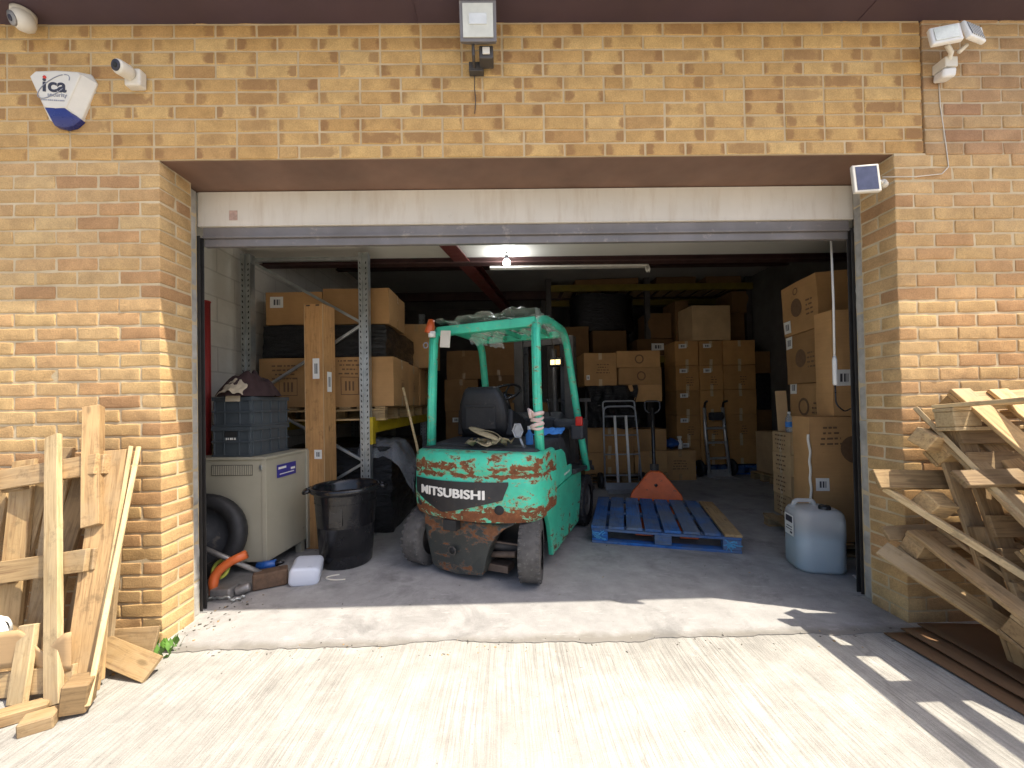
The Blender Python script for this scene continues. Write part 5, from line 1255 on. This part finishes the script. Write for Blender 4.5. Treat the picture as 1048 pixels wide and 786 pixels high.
# chassis core
mb = MB(); mb.span((-.42, .14, .14), (.42, 1.5, .58)); mb.span((-.16, -.10, .12), (.16, .14, .42)); mb.tube([(-.44, .0, .215), (.44, .0, .215)], .04, 10); mb.build('chassis', M['dark_steel'], fk)
mb = MB(); mb.tube([(.10, -.06, .16), (.36, -.08, .20)], .022, 8); mb.tube([(.14, -.08, .27), (.38, -.06, .26)], .007, 6); mb.span((.12, -.09, .06), (.30, .02, .11)); mb.build('steering_link', plain('greasy_steel', (.14, .10, .075), .6, .3, .4, 14, .3), fk, bevel=.004)
mb = MB(); mb.span((-.42, .80, .56), (.42, 1.48, .60)); mb.build('floor_plate', M['hood'], fk)
def wheel(x, y, r, wd, steer, rear):
    mb = MB(); h = wd / 2
    prof = [(r * .62, -h), (r * .93, -h), (r * .985, -h * .8), (r, -h * .5), (r, h * .5), (r * .985, h * .8), (r * .93, h), (r * .62, h)]
    mb.lathe(prof, 44, 0, Matrix.Rotation(R(90), 4, 'Y'), cap=False)
    for k in range(26):
        a = 2 * math.pi * k / 26
        for sx in (-1, 1):
            T_ = Matrix.Rotation(a + (.06 if sx > 0 else 0), 4, 'X') @ Matrix.Translation((sx * h * .80, 0, r * .975))
            mb.box((0, 0, 0), (h * .36, r * .11, r * .062), None, 0, T_)
    o = mb.build('wheel', M['rubber'] if rear else M['tyre_black'], fk, loc=(x, y, r + .002), rot=(0, 0, steer), bevel=.004, seg=1)
    mb = MB(); mb.lathe([(r * .63, -h * .8), (r * .55, -h * .3), (r * .2, -h * .35), (r * .16, -h * .8), (0, -h * .8)], 30, 0, Matrix.Rotation(R(90), 4, 'Y'), cap=False); mb.lathe([(r * .63, h * .8), (r * .55, h * .3), (r * .2, h * .35), (r * .16, h * .8), (0, h * .8)], 30, 0, Matrix.Rotation(R(90), 4, 'Y'), cap=False); mb.build('rim', M['dark_steel'], o)
wheel(-.445, .0, .215, .15, R(-4), True); wheel(.445, .0, .215, .15, R(15), True)
wheel(-.46, 1.38, .25, .17, 0, False); wheel(.46, 1.38, .25, .17, 0, False)
# overhead guard
mb = MB()
for sg in (-1, 1):
    p = fillet([(sg * .478, .13, .86), (sg * .462, .13, 1.30), (sg * .452, .155, 1.845), (sg * .445, .36, 1.915), (sg * .445, .98, 1.905), (sg * .50, 1.24, 1.0), (sg * .535, 1.38, .56)], .17, 7)
    m2 = MB(); m2.tube(p, .034, 12, square=.35, up=(1, 0, 0)); m2.build('guard_rail', M['green'], fk)
    m2 = MB(); m2.tube(fillet([(sg * .478 - sg * .004, .104, .90), (sg * .462, .102, 1.30), (sg * .452, .128, 1.80)], .1), .017, 8); m2.build('post_rib', M['green'], fk)
m2 = MB(); m2.span((-.44, .165, 1.825), (.44, .235, 1.90)); m2.build('guard_crossbar', M['green'], fk, bevel=.012, seg=3)
m2 = MB(); m2.span((-.44, .95, 1.86), (.44, 1.02, 1.92)); m2.build('guard_crossbar', M['green'], fk, bevel=.012, seg=3)
for k in range(5):
    x = -.30 + k * .15; m2 = MB(); m2.span((x - .012, .236, 1.872), (x + .012, .949, 1.912)); m2.build('guard_bar', M['green'], fk, bevel=.004)
# seat
mb = MB()
def seat_sec(z, w_, y, t): 
    r = min(.05, t * .45); pts = []
    for (sx, sy, a0) in ((1, -1, -90), (1, 1, 0), (-1, 1, 90), (-1, -1, 180)):
        for k in range(5):
            a = R(a0 + 22.5 * k); pts.append((sx * (w_/2 - r) + r * math.cos(a), y + sy * (t/2 - r) + r * math.sin(a), z))
    return pts
sx0 = -.16
ss_ = [(.985, .44, .50, .13), (1.05, .46, .49, .14), (1.15, .47, .475, .13), (1.25, .44, .46, .12), (1.33, .38, .45, .11), (1.375, .33, .445, .09), (1.395, .27, .445, .06)]
mb.loft([[(x + sx0, y, z) for x, y, z in seat_sec(*q)] for q in ss_]); mb.build('seat_back', M['seat'], fk)
mb = MB(); mb.loft([[(x + sx0, y, z) for x, y, z in seat_sec(*q)] for q in ((.955, .50, .72, .48), (1.0, .52, .71, .50), (1.06, .50, .72, .48), (1.08, .44, .72, .42))]); mb.build('seat_cushion', M['seat'], fk)
for sg in (-1, 1):
    mb = MB(); mb.loft([[(sx0 + sg * .235 + x, y, z) for x, y, z in [(-.035, yy, zz) for yy, zz in ((.46, .97), (.80, .97), (.78, 1.10), (.62, 1.16), (.48, 1.20))]], [(sx0 + sg * .235 + x, y, z) for x, y, z in [(.035, yy, zz) for yy, zz in ((.46, .97), (.80, .97), (.78, 1.10), (.62, 1.16), (.48, 1.20))]]], 0, False); mb.build('seat_bolster', M['seat'], fk, bevel=.018, seg=3)
mb = MB(); mb.span((sx0 - .145, .402, 1.03), (sx0 + .145, .416, 1.235)); mb.span((sx0 - .15, .394, 1.215), (sx0 + .15, .41, 1.238)); mb.build('seat_pocket', M['seat'], fk, bevel=.004)
mb = MB(); mb.span((sx0 - .15, .398, 1.285), (sx0 - .06, .405, 1.30)); mb.span((sx0 + .07, .398, 1.285), (sx0 + .14, .405, 1.312)); mb.build('torn_foam', M['cloth_cream'], fk)
# dash, steering wheel, levers
mb = MB(); mb.loft([[(x, y, z) for y, z in ((1.12, .60), (1.02, 1.10), (1.14, 1.16), (1.36, 1.06), (1.42, .60))] for x in (-.36, .36)], 0, False); mb.build('dashboard', M['hood'], fk, bevel=.02, seg=3)
mb = MB(); ctr = Vector((-.17, .93, 1.36)); ax = Euler((R(28), 0, 0)).to_matrix()
mb.tube([ctr + ax @ Vector((.165 * math.cos(a), .165 * math.sin(a), 0)) for a in [2 * math.pi * k / 28 for k in range(29)]], .013, 8)
for a in (R(90), R(210), R(330)): mb.tube([ctr + ax @ Vector((0, 0, -.02)), ctr + ax @ Vector((.16 * math.cos(a), .16 * math.sin(a), 0))], .009, 6)
mb.tube([ctr + ax @ Vector((0, 0, -.01)), (-.17, 1.10, 1.08)], .025, 10); mb.tube([ctr + ax @ Vector((-.09, -.12, 0)), ctr + ax @ Vector((-.09, -.12, .06))], .018, 8); mb.build('steering_wheel', M['black_plastic'], fk)
for x in (.12, .19, .26):
    mb = MB(); mb.tube([(x, 1.06, 1.10), (x, .98, 1.26)], .007, 6); mb.tube([(x, .98, 1.25), (x, .968, 1.285)], .016, 8); mb.build('lever', M['black_plastic'], fk)
# mast
for sg in (-1, 1):
    mb = MB(); mb.span((sg * .30 - .055, 1.62, .08), (sg * .30 + .055, 1.76, 1.985)); mb.build('mast_channel', M['dark_steel'], fk, bevel=.006)
    mb = MB(); mb.span((sg * .22 - .03, 1.66, .10), (sg * .22 + .03, 1.80, 1.96)); mb.build('mast_channel', M['black_plastic'], fk, bevel=.006)
    mb = MB(); mb.tube([(sg * .115, 1.68, .3), (sg * .115, 1.68, 1.85)], .03, 12); mb.build('lift_cylinder', M['dark_steel'], fk)
    mb = MB(); mb.span((sg * .24 - .055, 1.92, .03), (sg * .24 + .055, 2.90, .07)); mb.span((sg * .24 - .055, 1.90, .03), (sg * .24 + .055, 1.945, .55)); mb.build('fork', M['dark_steel'], fk, bevel=.004)
for z in (.35, 1.90):
    mb = MB(); mb.span((-.36, 1.65, z), (.36, 1.74, z + .08)); mb.build('mast_tie', M['dark_steel'], fk, bevel=.004)
mb = MB(); mb.span((-.48, 1.84, .20), (.48, 1.895, .28)); mb.span((-.48, 1.84, .50), (.48, 1.895, .58))
for k in range(9): mb.span((-.46 + k * .11, 1.85, .58), (-.44 + k * .11, 1.875, 1.25))
mb.span((-.48, 1.845, 1.25), (.48, 1.88, 1.29)); mb.build('carriage', M['dark_steel'], fk)
# lamps and small fittings
mb = MB(); mb.span((.18, 1.30, 1.62), (.32, 1.38, 1.71)); mb.build('work_lamp', M['black_plastic'], fk, bevel=.01)
mb = MB(); mb.span((.195, 1.296, 1.64), (.24, 1.2995, 1.69)); mb.span((.25, 1.296, 1.64), (.30, 1.2995, 1.69)); mb.build('lamp_glow', M['lamp_warm'], fk)
mb = MB(); mb.tube([(.25, 1.33, 1.71), (.26, 1.10, 1.90)], .008, 6); mb.build('lamp_arm', M['dark_steel'], fk)
mb = MB(); mb.span((.30, 1.00, 1.00), (.60, 1.22, 1.09)); mb.build('side_console', M['hood'], fk, bevel=.03, seg=3)
mb = MB(); mb.span((.48, .97, .90), (.60, 1.14, 1.04)); mb.build('lamp_bracket', M['hood'], fk, bevel=.02, seg=3)
mb = MB(); mb.span((.535, .945, 1.03), (.60, .975, 1.115)); mb.build('tail_lamp', M['red_lens'], fk, bevel=.008, seg=2)
mb = MB(); mb.lathe([(0, .035), (.026, .03), (.034, -.03), (.042, -.075), (.04, -.08)], 18, 0, Matrix.Translation((-.435, .09, 1.915)) @ Matrix.Rotation(R(12), 4, 'Y')); mb.build('beacon', M['amber'], fk)
mb = MB(); mb.lathe([(.03, -.075), (.03, -.12)], 14, 0, Matrix.Translation((-.425, .088, 1.92))); mb.build('beacon_base', M['white_pipe'], fk)
mb = MB(); mb.span((-.52, .07, 1.665), (-.43, .085, 1.80)); mb.build('warning_tag', M['pvc_cream'], fk, rot=(0, R(6), 0), bevel=.004, loc=(.18, 0, .0) if False else (-.0, 0, 0))
mb = MB(); mb.lathe([(.026, 0), (.026, .002), (.018, .002), (.018, 0)], 18, 0, Matrix.Translation((-.66, .069, 1.69)) @ Matrix.Rotation(R(90), 4, 'X'), cap=False); mb.build('tag_print', M['grey_ink'], fk, loc=(.187 - .0, 0, .045))
mb = MB(); mb.tube([(.318 + .04 * math.cos(a), .09, 1.045 + .055 * math.sin(a)) for a in [R(60 * k) for k in range(7)]], .008, 6); mb.add([(.318 + .036 * math.cos(R(60 * k)), .095, 1.045 + .05 * math.sin(R(60 * k))) for k in range(6)], [tuple(range(6))]); mb.tube([(.33, .10, .99), (.36, .12, .90)], .01, 6); mb.build('mirror', M['tube_grey'], fk)
# things lying on / tied to the forklift
def onfk(x, y, z):
    c, s_ = math.cos(R(-24.3)), math.sin(R(-24.3)); return Vector((-.411 + x * c - y * s_, .80 + x * s_ + y * c, z))
mb = MB(); r3 = random.Random(12)
def ribbon(pts, w_, mb):
    pts = [Vector(p) for p in pts]; vs = []; fs = []
    for i, p in enumerate(pts):
        t = (pts[min(i+1, len(pts)-1)] - pts[max(i-1, 0)]).normalized(); s_ = Vector((0, 0, 1)).cross(t)
        s_ = (s_.normalized() if s_.length > .05 else Vector((0, 1, 0))); s_ = (s_ + Vector((0, 0, .6 * math.sin(i * .5)))).normalized() * w_ / 2
        nrm = t.cross(s_).normalized() * .004
        vs += [p - s_, p + s_, p + s_ + nrm, p - s_ + nrm]
        if i:
            a = 4 * (i - 1); b_ = 4 * i
            for k in range(4): fs.append((a + k, a + (k+1) % 4, b_ + (k+1) % 4, b_ + k))
    mb.add(vs, fs, 0, True)
ribbon([onfk(-.13 + .012 * i + .015 * math.sin(i * .9), .10 + .03 * math.cos(i * .8), .935 + .035 * abs(math.sin(i * .6))) for i in range(18)], .055, mb)
ribbon([onfk(.05 + .13 * math.cos(a), .12 + .07 * math.sin(a), .95 + .10 * max(0, math.sin(a * .5)) ) for a in [i * .33 for i in range(20)]], .06, mb)
ribbon([onfk(.02 + .09 * math.cos(a), .06 + .06 * math.sin(a), .935 + .03 * math.sin(a * 1.7) ** 2) for a in [i * .4 for i in range(22)]], .05, mb)
ribbon([onfk(.10 + .012 * i, .07 + .02 * math.sin(i), .94 + .045 * abs(math.sin(i * .7))) for i in range(16)], .05, mb)
tag(mb.build('webbing_strap', M['strap'], fixn=True), 'khaki webbing straps heaped on the rear deck of the forklift', 'strap')
mb = MB(); mb.grid(lambda u, v: tuple(onfk(.28 + .22 * u + .02 * math.sin(v * 5), .50 + .13 * v + .1 * u, .965 + .05 * math.sin(3.14 * v) + .02 * nz((u * 6, v * 5, 2), 1) + .015)), 20, 12); tag(mb.build('rag', M['blue_cloth'], fixn=False), 'blue rag lying on the battery hood of the forklift', 'rag')
q = thing('spray_bottle', 'small blue bottle on the rear deck of the forklift by the post', 'bottle', onfk(.36, .22, .917))
mb = MB(); mb.lathe([(.0, 0), (.026, 0), (.028, .01), (.028, .09), (.012, .115), (.012, .13)], 14, cap=False); mb.build('body', M['blue_cloth'], q)
mb = MB(); mb.lathe([(.014, .128), (.014, .155), (0, .156)], 12, cap=False); mb.build('cap', M['white_pipe'], q)
mb = MB(); c0 = onfk(.462, .118, 1.12)
for k in range(5):
    z = -.05 + .022 * k + .006 * math.sin(k * 5)
    mb.tube([tuple(c0 + Vector(((.040 + .006 * nz((k, a, 0), 2)) * math.cos(a), (.040 + .006 * nz((k, a, 3), 2)) * math.sin(a), z + .012 * math.sin(a + k * 2.1)))) for a in [i * .45 for i in range(15)]], .011 + .005 * (k % 3 == 1), 6)
mb.tube([tuple(c0 + Vector((-.03, -.03, .05))), tuple(c0 + Vector((-.06, -.04, .075))), tuple(c0 + Vector((-.05, -.05, .02)))], [.014, .02, .010], 8)
tag(mb.build('rag', M['pink_cloth']), 'faded pink rag tied round the right rear post of the forklift', 'rag')
mb = MB()
def film(u, v):
    x = -.44 + .90 * u; y = .13 + .86 * v
    z = 1.935 + .035 * nz((u * 7, v * 6, 0), 1) + .03 * nz((u * 17, v * 15, 5), 1) + .03 * u * (1 - v)
    if u > .93: z -= (u - .93) * 2.2 * (1 + .5 * nz((v * 8, 0, 0), 1)); x = .455 + .02 * nz((v * 9, 3, 0), 1) + (u - .93) * .3
    if v < .05 and .2 < u < .6: z += .01
    return tuple(onfk(x, y, z))
mb.grid(film, 60, 44)
for (x0, w_, d_) in ((-.14, .10, .16), (.03, .08, .19), (-.02, .05, .10), (.30, .06, .12)):
    mb.grid(lambda u, v: tuple(onfk(x0 + w_ * u + .03 * v * math.sin(6 * v), .26 + .10 * u + .05 * nz((u * 3, v * 3, x0 * 9), 1), 1.90 - d_ * v + .03 * nz((u * 5, v * 4, x0 * 5), 1))), 8, 12)
tag(mb.build('plastic_sheet', M['film'], fixn=False), 'torn clear plastic sheet draped over the roof of the forklift', 'plastic sheet')

# ------------------------------------------------------------------ broken pallet and loose boards at the left
def lb(label, a, b, w_, t, nrm=(0, -1, .2), mat='wood', name='plank', cat='plank', group=None):
    """loose board from point a to point b, its broad face turned towards nrm"""
    a = Vector(a); b = Vector(b); x = (b - a).normalized(); n = Vector(nrm); n = (n - x * n.dot(x)).normalized(); y = n.cross(x)
    o = board(name, None, M[mat], (0, 0, 0), ((b - a).length, w_, t), len(label))
    m = Matrix((x, y, n)).transposed().to_4x4(); m.translation = (a + b) / 2; o.matrix_world = m
    return tag(o, label, cat, group)
pl = thing('pallet', 'broken pale pallet standing on edge against the left brickwork', 'pallet', (-2.06, -.465, .0))
# local frame: u to the left, v up the slope, w to the wall
V = Vector((-.145, .25, 1)).normalized(); U = Vector((-1, .13, -.03)); U = (U - V * U.dot(V)).normalized(); Wv = U.cross(V).normalized()
if Wv.y < 0: Wv = -Wv
mtx = Matrix((U, V, Wv)).transposed().to_4x4(); mtx.translation = (-2.04, -.485, .03)
if mtx.to_3x3().determinant() < 0: U2 = -U; mtx = Matrix((U2, V, Wv)).transposed().to_4x4(); mtx.translation = (-2.04, -.485, .03); SU = -1
else: SU = 1
pl.matrix_world = mtx
def pb(nm, u0, v0, u1, v1, w0, ww, t, mat='wood'):
    a = Vector((u0 * SU, v0, w0)); b = Vector((u1 * SU, v1, w0)); d = b - a
    o = board(nm, pl, M[mat], (a + b) / 2, (d.length, ww, t), int(abs(u0) * 50) + 3); o.rotation_euler = (0, 0, math.atan2(d.y, d.x)); return o
for v in (.09, .565, 1.01):
    pb('stringer', .0, v, .95, v + .02, .05, .10, .09 if False else .022, 'wood_old' if v > .9 else 'wood')
    for u in (.05, .5, .9):
        mb = MB(); mb.box((0, 0, 0), (.12, .098, .085)); o = mb.build('block', M['wood_old'], pl, loc=(u * SU, v, .108), bevel=.004, seg=1); o['kind_note'] = ''
        del o['kind_note']
pb('front_board', .055, .0, .235, 1.19, .025, .072, .024, 'wood_pale')
pb('front_board', .235, .02, .225, .33, .025, .085, .022, 'wood_pale')
pb('front_board', .60, .02, .62, 1.1, .025, .085, .022, 'wood_pale')
for (u0, u1, wd, m_) in ((.05, .09, .10, 'wood_old'), (.30, .28, .085, 'wood'), (.40, .24, .075, 'wood'), (.52, .50, .09, 'wood_old'), (.72, .70, .09, 'wood')):
    pb('back_board', u0, .03, u1, 1.06, .16, wd, .021, m_)
lb('dark upright board with a split bright end behind the broken pallet', (-2.14, -.25, .70), (-2.29, -.10, 1.27), .07, .045, (.3, -1, .2), 'wood_old')
lb('wide brown board leaning beside the broken pallet', (-2.02, -.42, .03), (-2.175, -.12, 1.045), .125, .024, (.25, -1, .3), 'wood_old')
lb('narrow pale batten leaning outermost against the left brickwork', (-1.935, -.47, .02), (-2.085, -.075, 1.05), .02, .07, (.9, -1, .3), 'wood_pale')
lb('second pale batten leaning between wide board and outermost batten', (-1.985, -.41, .02), (-2.11, -.09, 1.06), .018, .05, (.9, -1, .3), 'wood_pale')
lb('dark leaning board seen between the slats of the broken pallet', (-2.42, -.28, .02), (-2.30, -.10, 1.0), .10, .022, (.1, -1, .3), 'wood_old')
lb('long board leaning at the far left behind the broken pallet', (-2.50, -.30, .02), (-2.66, -.08, 1.0), .10, .022, (.1, -1, .3), 'wood')
for (a, b_, w_, m_, t_) in (((-2.16, -.20, .02), (-2.20, -.06, .98), .09, 'wood_old', 'dark upright slat just behind the right end of the broken pallet'), ((-2.30, -.22, .02), (-2.24, -.07, .90), .08, 'wood', 'tawny slat leaning at the wall behind the pale front slat'), ((-2.44, -.24, .02), (-2.47, -.07, 1.06), .09, 'wood_old', 'dark slat leaning at the wall left of the pale front slat'), ((-2.62, -.26, .02), (-2.56, -.07, .95), .085, 'wood', 'tawny slat leaning at the wall near the left picture edge')):
    lb(t_, a, b_, w_, .022, (.1, -1, .2), m_)
lb('stained board lying slanted on the ground at the brick corner', (-2.20, -.20, .115), (-1.84, -.275, .035), .11, .020, (.15, -.75, .6), 'wood')
lb('short dark board on the ground behind the stained board', (-2.22, -.12, .07), (-1.99, -.085, .06), .13, .018, (.05, -.9, .3), 'wood_old')
def blockthing(label, c, d, rot, mat='wood_old'):
    mb = MB(); mb.box((0, 0, 0), d); return tag(mb.build('wood_block', M[mat], None, c, rot, bevel=.005, seg=1), label, 'wood block')
blockthing('upright end block standing under the corner of the broken pallet', (-1.965, -.475, .075), (.085, .085, .125), (R(6), R(8), R(24)), 'wood_old')
blockthing('small dark wood block on the ground nearest the camera', (-2.04, -.55, .022), (.10, .07, .055), (R(4), 0, R(30)))
blockthing('long dark wood block on the ground left of the small block', (-2.19, -.51, .02), (.20, .065, .05), (0, R(3), R(35)))
mb = MB(); mb.grid(lambda u, v: (-2.42 + .36 * u, -.40 + .02 * math.sin(u * 5), .13 + .16 * v * (1 if u < .3 else .75 + .3 * math.sin(u * 8)) ), 12, 6); o = mb.build('cardboard_piece', M['card_lt'], fixn=False); s_ = o.modifiers.new('thick', 'SOLIDIFY'); s_.thickness = .005; tag(o, 'torn folded cardboard inside the broken pallet', 'cardboard')
mb = MB(); mb.grid(lambda u, v: (-2.475 + .055 * math.cos(6.283 * u) * math.sin(3.1416 * v) * (1 + .3 * nz((u * 4, v * 4, 1), 1)), -.34 + .04 * math.sin(6.283 * u) * math.sin(3.1416 * v), .27 - .055 * math.cos(3.1416 * v) + .02 * nz((u * 5, v * 5, 4), 1)), 20, 12)
tag(mb.build('plastic_bag', M['white_pipe'], fixn=False), 'crumpled white plastic bag inside the broken pallet', 'bag')
mb = MB(); r3 = random.Random(3)
for i in range(60):
    x, y = -1.99 + r3.gauss(0, .04), -.07 + r3.gauss(0, .03); h = r3.uniform(.02, .075); a = r3.uniform(0, 6.28); l = r3.uniform(.02, .04)
    p = Vector((x, y, -.02)); t = Vector((math.cos(a) * l, math.sin(a) * l, h)); s_ = Vector((-math.sin(a), math.cos(a), 0)) * .012
    mb.add([p, p + t * .6 - s_, p + t, p + t * .6 + s_], [(0, 1, 2, 3)])
tag(mb.build('weed', M['weed'], fixn=False), 'small green weed growing at the foot of the left brick corner', 'weed')

mb = MB(); r3 = random.Random(21)
def chip(x, y, z, sz):
    a = r3.uniform(0, 6.28); t = Matrix.Translation((x, y, z)) @ Matrix.Rotation(a, 4, 'Z') @ Matrix.Rotation(r3.uniform(-.4, .4), 4, 'X')
    mb.box((0, 0, sz * .2), (sz * r3.uniform(.8, 2.2), sz * r3.uniform(.5, 1), sz * r3.uniform(.2, .6)), None, r3.choice((0, 0, 1, 2)), t)
for i in range(190):
    x = r3.uniform(-2.0, 2.0); y = -.10 + abs(r3.gauss(0, .05)) * (-1 if r3.random() < .7 else .5); chip(x, y, -.006 if y < -.09 else .001, r3.uniform(.002, .008))
for i in range(160): chip(-2.05 - abs(r3.gauss(0, .25)), -.03 - abs(r3.gauss(0, .12)), -.008, r3.uniform(.004, .014))
for i in range(160): chip(r3.uniform(-2.6, 2.0), r3.uniform(-1.4, -.15), -.008, r3.uniform(.002, .007))
for i in range(60): chip(-2.03 + abs(r3.gauss(0, .12)), .25 + r3.gauss(0, .16), .001, r3.uniform(.003, .01))
for i in range(120): chip(r3.uniform(-1.9, 2.0), r3.uniform(.3, 2.5), .001, r3.uniform(.002, .007))
tag(mb.build('debris', [M['dirt_chip'], M['wood_old'], M['stone_chip']]), 'scattered grit and wood chips along the threshold of the doorway', 'debris', kind='stuff')

# ------------------------------------------------------------------ jumbled pallets at the right
GP = 'broken pallets heaped at the right'
def pallet_at(label, origin, xdir, ydir, **k):
    """pallet with local x along xdir and deck boards along ydir"""
    p = pallet(label, origin, (0, 0, 0), group=GP, **k)
    x = Vector(xdir).normalized(); y = Vector(ydir); y = (y - x * y.dot(x)).normalized(); z = x.cross(y)
    m = Matrix((x, y, z)).transposed().to_4x4(); m.translation = origin; p.matrix_world = m
    return p
# leaning pallets: deck boards run down the slope towards the camera, faces turned to the sky
S1 = Vector((-.02, -.70, -.72)); S2 = Vector((.03, -.74, -.66)); S3 = Vector((.10, -.78, -.60))
# z axis = x cross y: x along the wall, y up the slope -> z faces up and outwards
pallet_at('grey brown broken pallet leaning outermost on the right heap', (2.10, -.90, .34), (1, -.06, .03), -S1, L=1.1, W=1.18, ntop=7, bw=.10, skip=(2,), mat='wood')
pallet_at('broken pallet leaning in the middle of the right heap', (2.03, -.90, .10), (1, -.05, .02), -S1, L=1.1, W=1.18, ntop=7, bw=.10, skip=(), mat='wood')
pallet_at('lowest leaning pallet of the right heap, flatter than the rest', (1.93, -.98, -.01), (1, .05, .0), -S3 + Vector((0, 0, -.20)), L=1.1, W=1.0, ntop=7, bw=.09, skip=(), mat='wood_old')
pallet_at('broken pallet lying flat on top of the right heap', (2.02, -1.22, 1.17), (1, .0, .02), (.02, 1, -.10), L=1.1, W=1.05, ntop=6, bw=.095, skip=(), mat='wood_pale')
pallet_at('dark pallet with level boards standing against the brickwork behind the right heap', (3.06, -.42, .0), (.0, .29, 1), (-1, .0, 0), L=1.12, W=1.0, ntop=8, bw=.10, skip=(5,), mat='wood_old')
lb('grey board lying level across the leaning pallets of the right heap', (1.92, -.36, .86), (2.7, -.44, .88), .09, .022, (0, -.6, .75), 'wood_old')
lb('long sunlit plank with its end raised on the right heap', (2.06, -.06, 1.17), (2.10, -.62, .52), .10, .022, (.55, -.3, .8), 'wood_pale')
lb('thin plank sticking out of the right heap past the doorway corner', (1.77, -.11, .815), (2.55, -.16, .80), .10, .022, (0, -.85, .5), 'wood')
lb('dark short plank sticking out low beside the doorway corner', (1.83, -.09, .52), (2.4, -.12, .55), .075, .022, (0, -.8, .6), 'wood_old')
lb('long lowest plank sliding down to the ground from the right heap', (1.80, -.10, .45), (2.16, -.80, .03), .09, .022, (-.5, -.2, .8), 'wood')
lb('narrow batten crossing under the thin plank of the right heap', (1.84, -.09, .76), (2.14, -.62, .36), .05, .03, (.2, -.2, .9), 'wood_pale')
blockthing('squat wood block wedged below the sunlit plank', (2.02, -.15, 1.02), (.11, .10, .085), (R(30), R(10), R(12)), 'wood')
blockthing('wood block wedged under the thin plank of the right heap', (1.98, -.20, .70), (.12, .10, .09), (R(38), R(8), R(6)), 'wood')
for i in range(3):
    mb = MB(); mb.grid(lambda u, v: (1.84 + .9 * u + .05 * i + .04 * v * (i - 1), -.95 + .85 * v - .03 * i * u, .004 + .022 * i + .012 * u + .014 * nz((u * 2, v * 2, i * 3), 1) * (i + 1) * .5 + .02 * max(0, .15 - u)), 16, 14)
    o = mb.build('cardboard_sheet', M['card_brown'], fixn=False); s_ = o.modifiers.new('thick', 'SOLIDIFY'); s_.thickness = .006
    tag(o, 'flattened brown cardboard sheet under the right heap, %s of three' % ('lowest', 'middle', 'uppermost')[i], 'cardboard')
